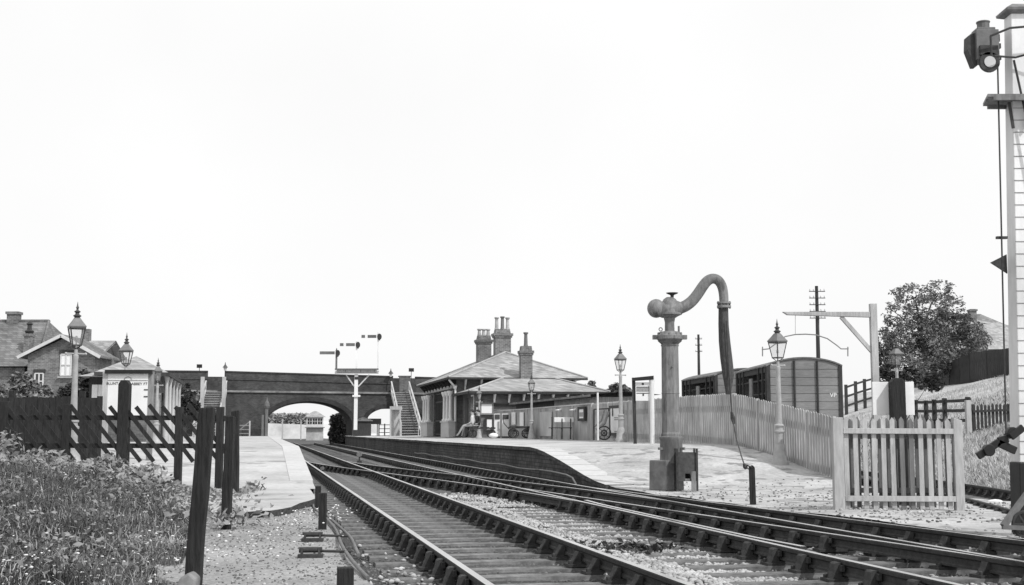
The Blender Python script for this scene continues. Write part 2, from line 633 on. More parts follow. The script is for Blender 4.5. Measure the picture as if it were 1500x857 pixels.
# broken concrete apron in front of the left ramp
mb = MB()
edge = []
for i in range(15):
    u = i / 14
    n = -1.35 + 2.35 * u
    edge.append((n, 19.9 + 1.0 * (abs(u - 0.42) * 2.0) ** 1.3 + 0.12 * math.sin(i * 2.7) + (2.2 * max(0, u - 0.72) / 0.28)))
top = [(n, t, -0.045 + 0.004 * wob(n, t) + 0.06 * (t - 20) / 8) for n, t in edge] + [(1.02, 27.5, -0.02), (-1.4, 27.5, -0.02)]
k = len(top)
mb.add([T(n, t, z) for n, t, z in top] + [T(n, t + (0.16 if i < 15 else 0), z - 0.14) for i, (n, t, z) in enumerate(top)], [tuple(range(k))])
mb.add([T(n, t, z) for n, t, z in top] + [T(n, t + (0.16 if i < 15 else 0), z - 0.14) for i, (n, t, z) in enumerate(top)], [(i, (i + 1) % k, (i + 1) % k + k, i + k) for i in range(k)], 1)
struct(mb.build('concrete_path', ['platform', 'earth']))  # sides take dark earth colour for the shadow under the broken edge


def fenceX(y):
    return 7.4 - 0.2 * (y - 30)


def hR(n, t):
    x, y, _ = T(n, t)
    s = sstep((y - 27.3) / 9.5)
    a = -0.07 + s * (0.76 + 0.018 * (n - 7.5)) + (0.012 * wob(n * 1.3, t * 1.3) + 0.02 * wob(n * .5, t * .6)) * (1 - s * 0.7)
    if n < 7.9 and s > 0.02:
        a = a * 0.9 + 0.1 * min(a, 0.7)
    return a


def hY(x, y):
    b = 0.26 * (x - 11.0) - 0.22
    b = min(b, 4.3 + 0.05 * (x - 28))
    return max(-0.22, b + 0.12 * wob(x * 0.35, y * 0.3) * sstep((x - 11.3) / 3))


ne = lambda t: 7.55 + max(0, 26 - t) * 0.085
cols = [(lambda t, u=u: ne(t) + (13.05 - ne(t)) * u) for u in frange(0, 1, 0.05)]
gp = grid('trodden_ground', cols, frange(5, 37.6, 0.35), hR, 'rampground')
struct(gp)
pr = grid('platform', cols, frange(37.6, 118, 1.2), hR, 'platform')
struct(pr)
mb = MB()
ts = frange(5, 118, 0.8)
for a, b in zip(ts[:-1], ts[1:]):
    mb.add([T(ne(a), a, -0.4), T(ne(b), b, -0.4), T(ne(b), b, hR(ne(b), b) - 0.015), T(ne(a), a, hR(ne(a), a) - 0.015)], [(0, 1, 2, 3)])
mb.add([T(7.55, 118, -0.4), T(13, 118, -0.4), T(13, 118, 0.8), T(7.55, 118, 0.7)], [(0, 1, 2, 3)])
mb.build('platform_wall', 'wallbrick', pr, norm=False)
mb = MB()
ts = frange(27.6, 118, 0.9)
for i, (a, b) in enumerate(zip(ts[:-1], ts[1:])):
    b -= 0.03
    za, zb = hR(7.6, a) + 0.02, hR(7.6, b) + 0.02
    wd = 7.99 if a > 34 else 8.12
    vs = [T(7.47, a, za - 0.1), T(wd, a, za - 0.1), T(wd, b, zb - 0.1), T(7.47, b, zb - 0.1), T(7.47, a, za), T(wd, a, za), T(wd, b, zb), T(7.47, b, zb)]
    mb.add(vs, [(3, 2, 1, 0), (4, 5, 6, 7), (1, 2, 6, 5), (2, 3, 7, 6)])
    mb.add(vs, [(3, 0, 4, 7), (0, 1, 5, 4)], 1)
mb.build('coping', ['coping', 'wallbrick'], pr)
# yard and bank to the right of the fence
xs = lambda y, u: max(fenceX(y) + 0.12, 3.2) if y > 30 else 7.2 + (30 - y) * 0.02
mb = MB()
ys = frange(6, 60, 0.8) + frange(62, 130, 2)
us = [0] + frange(0.6, 26, 0.7) + [30, 36, 45, 60, 90]
vs, fs = [], []
for y in ys:
    x0 = max(fenceX(y) + 0.12, -9) if y > 30 else 7.52 + (30 - y) * 0.03
    for u in us:
        x = x0 + u
        vs.append((x, y, hY(x, y) if u > 0 else -0.22))
nn = len(us)
for j in range(len(ys) - 1):
    for i in range(nn - 1):
        fs.append((j * nn + i, j * nn + i + 1, (j + 1) * nn + i + 1, (j + 1) * nn + i))
mb.add(vs, fs)
yd = mb.build('embankment', 'bank', norm=False)
yd.data.polygons.foreach_set('use_smooth', [True] * len(yd.data.polygons))
struct(yd)

# ------------------------------------------------------------------ railway tracks
PROF = [(-0.033, 0.0), (0.033, 0.0), (0.037, -0.012), (0.035, -0.042), (0.011, -0.058), (0.011, -0.108), (0.031, -0.122), (0.031, -0.142), (-0.031, -0.142), (-0.031, -0.122), (-0.011, -0.108), (-0.011, -0.058), (-0.035, -0.042), (-0.037, -0.012)]


def sweep_rail(mb, pts, dz=0.0):
    k = len(PROF)
    vs = []
    n = len(pts)
    for i, p in enumerate(pts):
        d = Vector(pts[min(i + 1, n - 1)]) - Vector(pts[max(0, i - 1)])
        d.normalize()
        s = Vector((d.y, -d.x, 0))
        for a, z in PROF:
            vs.append((p[0] + s.x * a, p[1] + s.y * a, p[2] + z + dz))
    fs, ms = [], []
    o = len(mb.v)
    mb.v += vs
    for i in range(n - 1):
        for j in range(k):
            j2 = (j + 1) % k
            mb.f.append([o + i * k + j, o + i * k + j2, o + (i + 1) * k + j2, o + (i + 1) * k + j])
            mb.m.append(0 if j in (0,) else 1)
    mb.f.append([o + j for j in range(k)][::-1])
    mb.m.append(1)
    mb.f.append([o + (n - 1) * k + j for j in range(k)])
    mb.m.append(1)


def chair_mb(mb, c=(0, 0, 0), rz=0.0, s=1.0):
    """cast chair: base plate, two tapered jaws, wooden key; rail runs along local y, origin at rail head"""
    q = MB()
    q.box((0, 0, -0.185), (0.36, 0.2, 0.03))
    q.box((0, 0, -0.163), (0.22, 0.15, 0.016))
    q.prism([(0.038, -0.172), (0.15, -0.172), (0.115, -0.11), (0.1, -0.04), (0.085, -0.026), (0.04, -0.026)], 'y', -0.06, 0.06)
    q.prism([(-0.036, -0.172), (-0.034, -0.06), (-0.075, -0.05), (-0.1, -0.11), (-0.14, -0.172)], 'y', -0.055, 0.055)
    q.box((0.05, 0, -0.075), (0.03, 0.24, 0.055))
    for dx in (-0.15, 0.15):
        q.lathe([(0.022, -0.17), (0.022, -0.14), (0.01, -0.132)], 6, (dx, 0.05 if dx > 0 else -0.05, 0))
    cc, ss = math.cos(rz), math.sin(rz)
    mb.add([(c[0] + (x * cc - y * ss) * s, c[1] + (x * ss + y * cc) * s, c[2] + z * s) for x, y, z in q.v], q.f)


CH = MB()
chair_mb(CH)
chair0 = CH.build('rail_chair', 'rail')
chair_me = chair0.data
bpy.data.objects.remove(chair0)
SL = MB()
SL.box((0, 0, -0.265), (2.6, 0.25, 0.13))
tmp = SL.build('sleeper', 'sleeper', bevel=0)
bm = bmesh.new()
bm.from_mesh(tmp.data)
bmesh.ops.subdivide_edges(bm, edges=bm.edges[:], cuts=3, use_grid_fill=True)
for v in bm.verts:
    v.co += Vector((random.uniform(-.006, .006), random.uniform(-.012, .012), random.uniform(-.006, .004)))
bm.to_mesh(tmp.data)
bm.free()
sleeper_me = tmp.data
bpy.data.objects.remove(tmp)
TANG = TH  # heading of the track: local y runs along it


def track(name, label, nc, t0, t1, rails_t=None, dz=0.0, sleeper=True, longer=None, keep=100, chairs=50, pitch=0.73, group=None, skip=None, height=0.0):
    rt = thing(name, label, 'railway track', T(nc(t0), t0, height), 0, group)
    ox, oy, oz = rt.location
    for sgn in (-1, 1):
        ts = frange(t0, t1, 1.0)
        mb = MB()
        sweep_rail(mb, [(lambda q: (q[0] - ox, q[1] - oy, 0))(T(nc(t) + sgn * 0.7525, t)) for t in ts], dz)
        mb.build('rail', ['railtop', 'rail'], rt, norm=False)
    if not sleeper:
        return rt
    rest, restc = MB(), MB()
    i = 0
    t = t0 + 0.35
    while t < t1:
        tj = t + random.uniform(-.03, .03)
        ang = TANG + random.uniform(-.008, .008) - math.atan(nc(tj + .5) - nc(tj - .5))
        x, y, _ = T(nc(tj), tj)
        lx = longer(tj) if longer else (1.0, 0.0)
        xx, yy, _ = T(nc(tj) + lx[1], tj)
        dzs = random.uniform(-.008, .006) - 0.002
        if i < keep:
            s = bpy.data.objects.new('sleeper', sleeper_me)
            COL.objects.link(s)
            s.parent = rt
            s.location = (xx - ox, yy - oy, dzs)
            s.rotation_euler = (0, 0, ang)
            s.scale = (lx[0], random.uniform(.92, 1.08), 1)
            if i < chairs:
                for sgn in (-1, 1):
                    c = bpy.data.objects.new('rail_chair', chair_me)
                    COL.objects.link(c)
                    c.parent = s
                    c.scale = (1 / lx[0] * sgn, 1 / s.scale[1], 1)
                    c.location = ((sgn * 0.7525 - lx[1]) / lx[0], 0, -dzs)
        else:
            rest.box((xx - ox, yy - oy, -0.265), (2.6 * lx[0], 0.25, 0.13), ang)
        if not (i < keep and i < chairs):
            for sgn in (-1, 1):
                q = T(nc(tj) + sgn * 0.7525, tj)
                restc.box((q[0] - ox + .07 * sgn, q[1] - oy, -0.12), (0.1, 0.13, 0.16), ang)
                restc.box((q[0] - ox - .06 * sgn, q[1] - oy, -0.13), (0.08, 0.12, 0.14), ang)
        i += 1
        t += pitch
    if rest.v:
        stuff(rest.build('sleepers', 'sleeper', rt))
    if restc.v:
        stuff(restc.build('rail_chairs', 'rail', rt))
    return rt


left_track = track('railway_track', 'straight rails nearest the cinder path, running beside the left platform to the bridge', lambda t: 2.4975, 6, 128)
right_track = track('railway_track', 'pair of rails running along the brick face of the right platform', lambda t: 6.02, 5, 128,
                    longer=lambda t: (1.0 + 0.3 * sstep((24 - t) / 3), -0.22 * sstep((24 - t) / 3)) if t < 24 else (1.0, 0.0))


def xo(t):
    u = min(1, max(0, (51 - t) / 30))
    return 2.4975 + 3.5225 * (0.45 * u + 0.55 * sstep(u))


xt = thing('crossover_track', 'slanting rails that cross from the left line over to the right platform line', 'railway track', T(xo(21), 21))
for sgn in (-1, 1):
    mb = MB()
    sweep_rail(mb, [(lambda q: (q[0] - xt.location.x, q[1] - xt.location.y, 0))(T(xo(t) + sgn * 0.7525, t)) for t in frange(21, 51, 0.7)], -0.005)
    mb.build('rail', ['railtop', 'rail'], xt, norm=False)
t = 22.0
while t < 50:
    for sgn in (-1, 1):
        n = xo(t) + sgn * 0.7525
        q = T(n, t + random.uniform(-.03, .03))
        if abs(n - 1.745) < 0.25 or abs(n - 3.25) < 0.25 or abs(n - 5.27) < 0.25 or abs(n - 6.77) < 0.25:
            continue
        c = bpy.data.objects.new('rail_chair', chair_me)
        COL.objects.link(c)
        c.parent = xt
        c.location = (q[0] - xt.location.x, q[1] - xt.location.y, -0.004)
        c.rotation_euler = (0, 0, TANG)
        c.scale = (sgn, 1, 1)
    if 3.85 < xo(t) + 0.75 and xo(t) - 0.75 < 4.7:
        mb = MB()
        q = T(4.26, t + 0.02)
        mb.box((q[0] - xt.location.x, q[1] - xt.location.y, -0.272), (0.84, 0.25, 0.13), TANG)
        mb.build('timber', 'sleeper', xt)
    t += 0.73


def ta(t):
    d = max(0, 28 - t)
    return 6.02 + 0.094 * max(0, d - 1.5) + 0.03 * min(d, 3) / 3


tt = thing('turnout_track', 'near rails branching rightwards from the platform line toward the tall white post', 'railway track', T(ta(5), 5))
for sgn in (-1, 1):
    mb = MB()
    sweep_rail(mb, [(lambda q: (q[0] - tt.location.x, q[1] - tt.location.y, 0))(T(ta(t) + sgn * 0.7525, t)) for t in frange(5, 28, 0.7)], -0.008)
    mb.build('rail', ['railtop', 'rail'], tt, norm=False)
t = 6.0
while t < 24:
    for sgn in (-1, 1):
        n = ta(t) + sgn * 0.7525
        if abs(n - 5.27) < 0.3 or abs(n - 6.77) < 0.3:
            continue
        q = T(n, t)
        c = bpy.data.objects.new('rail_chair', chair_me)
        COL.objects.link(c)
        c.parent = tt
        c.location = (q[0] - tt.location.x, q[1] - tt.location.y, -0.006)
        c.rotation_euler = (0, 0, TANG)
        c.scale = (sgn, 1, 1)
    t += 0.73
# check rail inside the platform line
mb = MB()
sweep_rail(mb, [(lambda q: (q[0] - tt.location.x, q[1] - tt.location.y, 0))(T(5.27 + 0.13 + 0.05 * max(0, abs(t - 17) - 3.2), t)) for t in frange(12.5, 21.5, 0.6)], -0.003)
mb.build('check_rail', ['railtop', 'rail'], tt, norm=False)

# siding (own heading)
SP = [(7.2, 12.0), (8.0, 18.0), (8.75, 23.0), (9.25, 28.0), (9.5, 34.0), (9.56, 40.0), (9.56, 48.0), (9.2, 54.0), (8.6, 60.0), (7.6, 68.0), (6.2, 78.0)]


def sid(u):
    i = min(len(SP) - 2, max(0, int(u)))
    f = u - i
    p = [SP[max(0, min(len(SP) - 1, i + k))] for k in (-1, 0, 1, 2)]
    r = []
    for c in (0, 1):
        a, b, d, e = p[0][c], p[1][c], p[2][c], p[3][c]
        r.append(0.5 * ((2 * b) + (-a + d) * f + (2 * a - 5 * b + 4 * d - e) * f * f + (-a + 3 * b - 3 * d + e) * f ** 3))
    return r


st_ = thing('siding_track', 'siding rails at the foot of the dry grassy bank, under the cattle wagons', 'railway track', (SP[0][0], SP[0][1], 0))
pts = [sid(u) for u in frange(0, 10, 0.2)]
for sgn in (-1, 1):
    line = []
    for i, p in enumerate(pts):
        q0, q1 = pts[max(0, i - 1)], pts[min(len(pts) - 1, i + 1)]
        d = Vector((q1[0] - q0[0], q1[1] - q0[1], 0)).normalized()
        line.append((p[0] + d.y * sgn * .7525 - SP[0][0], p[1] - d.x * sgn * .7525 - SP[0][1], 0))
    mb = MB()
    sweep_rail(mb, line, 0)
    mb.build('rail', ['rail', 'rail'], st_, norm=False)
for i in range(90):
    u = i * 0.11 + 0.05
    p, p2 = sid(u), sid(u + .02)
    ang = math.atan2(p2[1] - p[1], p2[0] - p[0]) - math.pi / 2
    s = bpy.data.objects.new('sleeper', sleeper_me)
    COL.objects.link(s)
    s.parent = st_
    s.location = (p[0] - SP[0][0], p[1] - SP[0][1], 0)
    s.rotation_euler = (0, 0, ang)
    if p[1] < 34:
        for sgn in (-1, 1):
            c = bpy.data.objects.new('rail_chair', chair_me)
            COL.objects.link(c)
            c.parent = s
            c.location = (sgn * .7525, 0, 0)
            c.scale = (sgn, 1, 1)

# ------------------------------------------------------------------ loose stuff: ballast, stones, grass
def scatter_stones(name, n0, n1, t0, t1, count, size, mat, label, z=-0.225, dens=None, zf=None):
    n = rng.uniform(n0, n1, count)
    # denser near the camera
    u = rng.uniform(0, 1, count)
    t = t0 + (t1 - t0) * u ** 1.5
    if dens is not None:
        keep = rng.uniform(0, 1, count) < dens(n, t)
        n, t = n[keep], t[keep]
    C = np.stack([n * ct - t * st, n * st + t * ct, np.full(len(n), z)], 1)
    if zf is not None:
        C[:, 2] = [zf(a, b) for a, b in zip(n, t)]
    V, Fc = stones(C, np.full(len(n), size))
    o = np_mesh(name, V, Fc, mat, 3)
    return stuff(o, label)


def d6(n, t):   # white stone lies in the six-foot, tailing off up the line
    e = np.clip((n - 3.45 - 0.25 * np.sin(t * 0.9)) / 0.5, 0, 1) * np.clip((5.1 - n) / 0.35, 0, 1)
    return np.clip(e * np.clip((29 - t) / 6, 0.0, 1) * (0.75 + 0.4 * np.sin(t * 1.7 + n * 3)), 0, 1)


scatter_stones('ballast', 3.2, 5.4, 7, 30, 30000, 0.027, 'stone', 'bright crushed limestone heaped between the two lines in the foreground', dens=d6, z=0, zf=lambda n, t: -0.197 if n < 4.15 or t > 23 else -0.232)
scatter_stones('ballast', 5.0, 9.0, 6, 27, 17000, 0.026, 'stone', 'pale stone showing between the timbers of the platform line in the right foreground', z=-0.243, dens=lambda n, t: np.clip(0.45 + 0.55 * np.sin(n * 3 + t * 2.3), 0, 1) * np.clip((28 - t) / 8, 0, 1))
scatter_stones('ballast', 0.9, 7.3, 6, 55, 46000, 0.017, 'dirtstone', 'dark oily stone packed between and around the sleepers', z=-0.238, dens=lambda n, t: np.where((n > 3.7) & (n < 5.0) & (t < 26), 0.25, 0.8))
scatter_stones('ballast', 0.75, 1.6, 6, 30, 1700, 0.028, 'stone', 'scattered pale stone at the sleeper ends along the cinder path', z=-0.2, dens=lambda n, t: np.clip((14.5 - t) / 5, 0.06, 1))
scatter_stones('pebbles', -1.2, 0.9, 6, 27, 3600, 0.012, 'dirtstone', 'loose cinders and pebbles on the path', zf=lambda n, t: hL(n, t) + 0.003)
scatter_stones('pebbles', -1.0, 0.9, 6, 22, 500, 0.014, 'stone', 'pale pebbles strewn over the cinder path', zf=lambda n, t: hL(n, t) + 0.003)
scatter_stones('rubble', 8.6, 12.5, 12, 24, 1500, 0.03, 'stone', 'pale rubble round the foot of the picket screen', zf=lambda n, t: hR(n, t) + 0.006, dens=lambda n, t: np.clip(0.3 + 0.7 * np.sin(n * 2.2 + t), 0.05, 1))
scatter_stones('rubble', 7.7, 12.5, 16, 28, 700, 0.022, 'dirtstone', 'loose dark stones on the trodden ground beside the water crane', zf=lambda n, t: hR(n, t) + 0.004)


def grass_on(name, X, Y, hfun, h, wd, mat, label, lean=0.5):
    Z = np.array([hfun(x, y) for x, y in zip(X, Y)])
    V, Fc = blades(X, Y, Z, h, wd, lean)
    return stuff(np_mesh(name, V, Fc, mat, 3), label)


def hLw(x, y):
    n, t = NT(x, y)
    return hL(n, t)


def left_pts(count, t0, t1, pw, n0=-16.0, edge=-0.75, ex=1.2):
    t = t0 + (t1 - t0) * rng.uniform(0, 1, count) ** pw
    lo = np.maximum(n0, -0.28 * t - 1.2)
    n = edge + (lo - edge) * rng.uniform(0, 1, count) ** ex
    edgew = edge + 0.35 * np.sin(t * 1.9) + 0.2 * np.sin(t * 4.7)
    k = n < edgew
    n, t = n[k], t[k]
    return n * ct - t * st, n * st + t * ct


X, Y = left_pts(100000, 7, 26.5, 1.5)
grass_on('grass', X, Y, hLw, 0.085, 0.0075, 'grass', 'rough tussocky grass covering the left bank', 0.8)
X, Y = left_pts(9000, 7, 26, 1.5)
grass_on('grass', X, Y, hLw, 0.17, 0.006, 'drygrass', 'pale dry grass stems mixed through the left bank', 0.9)
# broad leaves low in the grass
X, Y = left_pts(24000, 7, 26, 1.4)
C = np.stack([X, Y, np.array([hLw(a, b) for a, b in zip(X, Y)]) + rng.uniform(0.02, 0.12, len(X))], 1)
V, Fc = leaf_quads(C, np.full(len(X), 0.024))
stuff(np_mesh('weeds', V, Fc, 'grass', 4), 'low broad-leaved weeds among the grass of the left bank')
# taller clumps standing out of the turf
XX, YY, ZZ = [], [], []
for i in range(75):
    t = rng.uniform(8.5, 25)
    n = rng.uniform(-.24 * t - 1.5, -1.2)
    cx, cy = n * ct - t * st, n * st + t * ct
    k = int(rng.integers(25, 90))
    sp = rng.uniform(.1, .3)
    XX.append(rng.normal(cx, sp, k)); YY.append(rng.normal(cy, sp, k)); ZZ.append(hLw(cx, cy) + rng.uniform(.03, rng.uniform(.15, .34), k))
C = np.stack([np.concatenate(XX), np.concatenate(YY), np.concatenate(ZZ)], 1)
V, Fc = leaf_quads(C, rng.choice([0.022, 0.03, 0.045], len(C)))
stuff(np_mesh('weeds', V, Fc, 'lightleaf', 4), 'taller leafy clumps standing out of the rough turf of the left bank')
XX, YY = [], []
for i in range(60):
    t = rng.uniform(8.5, 25)
    n = rng.uniform(-.24 * t - 1.5, -1.0)
    cx, cy = n * ct - t * st, n * st + t * ct
    k = int(rng.integers(60, 160))
    XX.append(rng.normal(cx, .16, k)); YY.append(rng.normal(cy, .16, k))
grass_on('grass', np.concatenate(XX), np.concatenate(YY), hLw, .24, .008, 'grass', 'long grass tussocks scattered over the left bank', .9)
# white flowers in patches
ctr = [(-3.6, 10.3), (-3.0, 13.0), (-4.4, 11.2), (-2.75, 14.6), (-3.1, 16.5), (-5.6, 12.5), (-3.9, 14.2), (-3.25, 12.0), (-2.8, 18.3), (-2.95, 19.6), (-5.0, 10.0)]
XX, YY = [], []
for cx, cy in ctr:
    k = rng.integers(14, 42)
    XX.append(rng.normal(cx, 0.28, k))
    YY.append(rng.normal(cy, 0.5, k))
XX.append(rng.uniform(-8, -2.6, 130))
YY.append(rng.uniform(9.5, 24, 130))
X, Y = np.concatenate(XX), np.concatenate(YY)
C = np.stack([X, Y, np.array([hLw(a, b) for a, b in zip(X, Y)]) + rng.uniform(0.08, 0.17, len(X))], 1)
V, Fc = stones(C, np.full(len(X), 0.016), 0.5)
stuff(np_mesh('flowers', V, Fc, 'flower', 3), 'small white flower heads dotted over the left bank')
# rank weeds under the slanted paling fence
k = 4600
X = rng.uniform(-11.2, -5.0, k)
Y = rng.uniform(23.6, 26.4, k)
C = np.stack([X, Y, np.array([hLw(a, b) for a, b in zip(X, Y)]) + rng.uniform(0.02, 0.5, k) * (0.35 + 0.65 * (Y - 23.6) / 2.8) * np.clip((-6.3 - X) / 2.6, 0.62, 1) * (0.75 + 0.45 * np.sin(X * 2.3) + .25 * np.sin(X * 6.1 + Y))], 1)
V, Fc = leaf_quads(C, np.full(k, 0.085))
stuff(np_mesh('weeds', V, Fc, 'weed', 4), 'rank pale dock leaves growing along the foot of the slanted paling fence')
k = 700
X = np.concatenate([rng.normal(-3.95, 0.28, k // 2), rng.normal(-5.0, 0.35, k // 2)])
Y = np.concatenate([rng.normal(17.6, 0.8, k // 2), rng.normal(22.0, 1.0, k // 2)])
C = np.stack([X, Y, np.array([hLw(a, b) for a, b in zip(X, Y)]) + rng.uniform(0.03, 0.28, k)], 1)
V, Fc = leaf_quads(C, np.full(k, 0.06))
stuff(np_mesh('weeds', V, Fc, 'weed', 4), 'leafy white-topped weeds round the posts at the platform end')
# bank on the right
k = 60000
Y = 24 + 50 * rng.uniform(0, 1, k) ** 1.4
X = 10.9 + (0.46 * Y - 9) * rng.uniform(0, 1, k) ** 1.1
keep = (X / Y < 0.43) & (X > 10.9)
grass_on('grass', X[keep], Y[keep], hY, 0.16, 0.022, 'drygrass', 'pale dry grass on the bank behind the picket screen', 0.9)
k = 2500
X = rng.uniform(11, 25, k)
Y = rng.uniform(24, 60, k)
grass_on('grass', X, Y, hY, 0.2, 0.03, 'grass', 'darker tufts on the bank behind the picket screen', 0.9)
# ------------------------------------------------------------------ gas lamps
def make_lamp(name, label, loc, sc, group, rz=0.0, dark=False):
    r = thing(name, label, 'lamp', loc, rz, group, sc)
    cm = 'lampcol'
    m = MB()
    m.lathe([(0.2, -0.15), (0.2, 0.06), (0.17, 0.1), (0.15, 0.3), (0.125, 0.42), (0.11, 0.46)], 12)
    m.build('base', cm, r, smooth=40)
    m = MB()
    m.lathe([(0.1, 0.44), (0.1, 0.72), (0.125, 0.74), (0.125, 0.78), (0.09, 0.8), (0.09, 0.86), (0.115, 0.88), (0.115, 0.91), (0.075, 0.94), (0.07, 1.2), (0.052, 2.2), (0.06, 2.24), (0.06, 2.28), (0.04, 2.3), (0.035, 2.42)], 12)
    m.build('column', cm, r, smooth=40)
    m = MB()
    m.tube([(-0.2, 0, 2.32), (0.2, 0, 2.32)], 0.018, 6)
    m.sphere((-0.2, 0, 2.32), 0.03, 8, 6)
    m.sphere((0.2, 0, 2.32), 0.03, 8, 6)
    m.build('ladder_bar', cm, r, smooth=40)
    m = MB()
    b, t, zb, zt = 0.09, 0.15, 2.5, 2.86
    for i, j in ((-1, -1), (1, -1), (1, 1), (-1, 1)):
        m.bar((i * b, j * b, zb), (i * t, j * t, zt), 0.02)
        m.bar((0, 0, 2.4), (i * b, j * b, zb), 0.016)
    for k, z in ((b, zb), (t, zt)):
        for i in range(4):
            c = [(-k, -k), (k, -k), (k, k), (-k, k)]
            p, q = c[i], c[(i + 1) % 4]
            m.bar((p[0], p[1], z), (q[0], q[1], z), 0.03, 0.026)
    m.build('lantern_frame', 'lamphead', r)
    m = MB()
    b2, t2 = b - 0.006, t - 0.008
    vs = [(i * k, j * k, z) for k, z in ((b2, zb + .012), (t2, zt - .012)) for i, j in ((-1, -1), (1, -1), (1, 1), (-1, 1))]
    m.add(vs, [(0, 1, 5, 4), (1, 2, 6, 5), (2, 3, 7, 6), (3, 0, 4, 7)])
    m.build('glass_panes', 'glass', r)
    m = MB()
    m.lathe([(0.016, 2.44), (0.016, 2.6), (0.028, 2.62), (0.026, 2.68), (0.012, 2.7)], 8)
    m.build('burner', 'lampcol', r, smooth=40)
    m = MB()
    s2 = math.sqrt(2)
    m.lathe([(0.165 * s2, 2.875), (0.172 * s2, 2.9), (0.105 * s2, 3.0), (0.06 * s2, 3.075), (0.06 * s2, 3.08)], 4, a0=math.pi / 4)
    m.build('lantern_roof', 'lamproof', r)
    m = MB()
    m.lathe([(0.06, 3.07), (0.06, 3.1), (0.085, 3.12), (0.085, 3.135), (0.045, 3.16), (0.04, 3.19), (0.065, 3.21), (0.065, 3.225), (0.025, 3.25), (0.02, 3.28), (0.034, 3.3), (0.016, 3.34), (0.003, 3.43)], 10)
    m.build('finial', 'lamphead', r, smooth=40)
    return r


def lamp_at(label, px, ptop, Y, zbase, group, rz=0.0, first=None):
    x, zt = P(px, ptop, Y)
    sc = (zt - zbase) / 3.43
    if first is None:
        return make_lamp('platform_lamp', label, (x, Y, zbase), sc, group, rz)
    c = copy_tree(first)
    c.location = (x, Y, zbase)
    c.scale = (sc,) * 3
    c.rotation_euler = (0, 0, rz)
    return tag(c, label, 'lamp', group)


GL = 'gas lamps of the left platform'
GR = 'gas lamps of the right platform'
lamp0 = lamp_at('tallest looking gas lamp, standing behind the slanted black fence in front of the gabled house', 114, 442, 28.3, 0.45, GL, 0.5)
lamp_at('gas lamp rising just behind the white board with dark eave', 186, 487, 37, 0.66, GL, 0.0, lamp0)
lamp_at('gas lamp in front of the waiting room, directly right of the white board', 232, 524, 51, 0.68, GL, 0.3, lamp0)
lamp_at('small distant gas lamp at the far end of the waiting room', 263, 548, 70, 0.68, GL, 0.2, lamp0)
lamp_at('tiny pale gas lamp beside the pale newel of the left bridge stairs', 289, 567, 98, 0.68, GL, 0.1, lamp0)
lamp_at('pale gas lamp with flared base against the paling fence, between water crane and wagon', 1138, 467, 32, hR(*NT(6.6, 32)), GR, 0.55, lamp0)
lamp_at('pale gas lamp in front of the framed white poster on the platform fence', 908.5, 504, 44.6, 0.84, GR, 0.4, lamp0)
lamp_at('gas lamp beside the right-hand luggage trolley in front of the low pavilion roof', 778.5, 546, 60, 0.84, GR, 0.2, lamp0)
lamp_at('small gas lamp before the end wall of the station pavilion, behind the seated person', 702, 564, 69, 0.8, GR, 0.1, lamp0)
x_, z_ = P(1312, 500, 52)
lamp_at('lone pale lamp among the bushes above the black and white stop board', 1312, 496, 52, hY(x_, 52) - 0.05, GR, 0.3, lamp0)

# ------------------------------------------------------------------ foreground timber posts
def post(name, label, pb, Yb, zb, ptop, w, d, mat='oldpost', cat='post', group=None):
    xb, _ = P(pb[0], pb[1], Yb)
    xt, zt = P(ptop[0], ptop[1], Yb - 0.05)
    r = MB()
    n = 7
    o = Vector((xb, Yb, zb))
    tipv = Vector((xt - xb, -0.05, zt - zb))
    for i in range(n):
        a, b = i / n, (i + 1) / n
    vs, fs = [], []
    for i in range(n + 1):
        f = i / n
        c = tipv * f + Vector((0, 0, -0.3 * (1 - f)))
        k = 1.0 + 0.08 * (1 - f)
        for dx, dy in ((-1, -1), (1, -1), (1, 1), (-1, 1)):
            vs.append((c.x + dx * w / 2 * k + random.uniform(-.006, .006), c.y + dy * d / 2 * k + random.uniform(-.006, .006), c.z + (random.uniform(-.02, .02) if i == n else 0)))
    for i in range(n):
        for j in range(4):
            j2 = (j + 1) % 4
            fs.append((i * 4 + j, i * 4 + j2, i * 4 + 4 + j2, i * 4 + 4 + j))
    fs.append((n * 4, n * 4 + 1, n * 4 + 2, n * 4 + 3))
    r.add(vs, fs)
    ob = r.build(name, mat, None, bevel=0.012, loc=tuple(o))
    return tag(ob, label, cat, group)


post('gate_post', 'thick leaning black timber post nearest the camera at the edge of the grass', (281, 836), 11.1, -0.04, (304, 597), 0.125, 0.12)
post('gate_post', 'shorter black timber post standing behind the thick leaning one, beside the cinder path', (331, 745), 17.6, 0.05, (338, 611), 0.115, 0.12)
post('gate_post', 'furthest black timber post, at the end of the slanted fence by the left ramp', (344, 708), 25.0, 0.1, (345, 602), 0.14, 0.13)
m = MB()
m.prism([(-.12, -.05), (.05, -.06), (.06, .04), (.0, .09), (-.07, .05)], 'y', -.1, .08)
x_, _ = P(283, 838, 10.8)
o = m.build('stone', 'concrete', bevel=0.02, loc=(x_, 10.75, -0.07))
tag(o, 'broken wedge of stone leaning at the foot of the thick leaning post', 'stone')

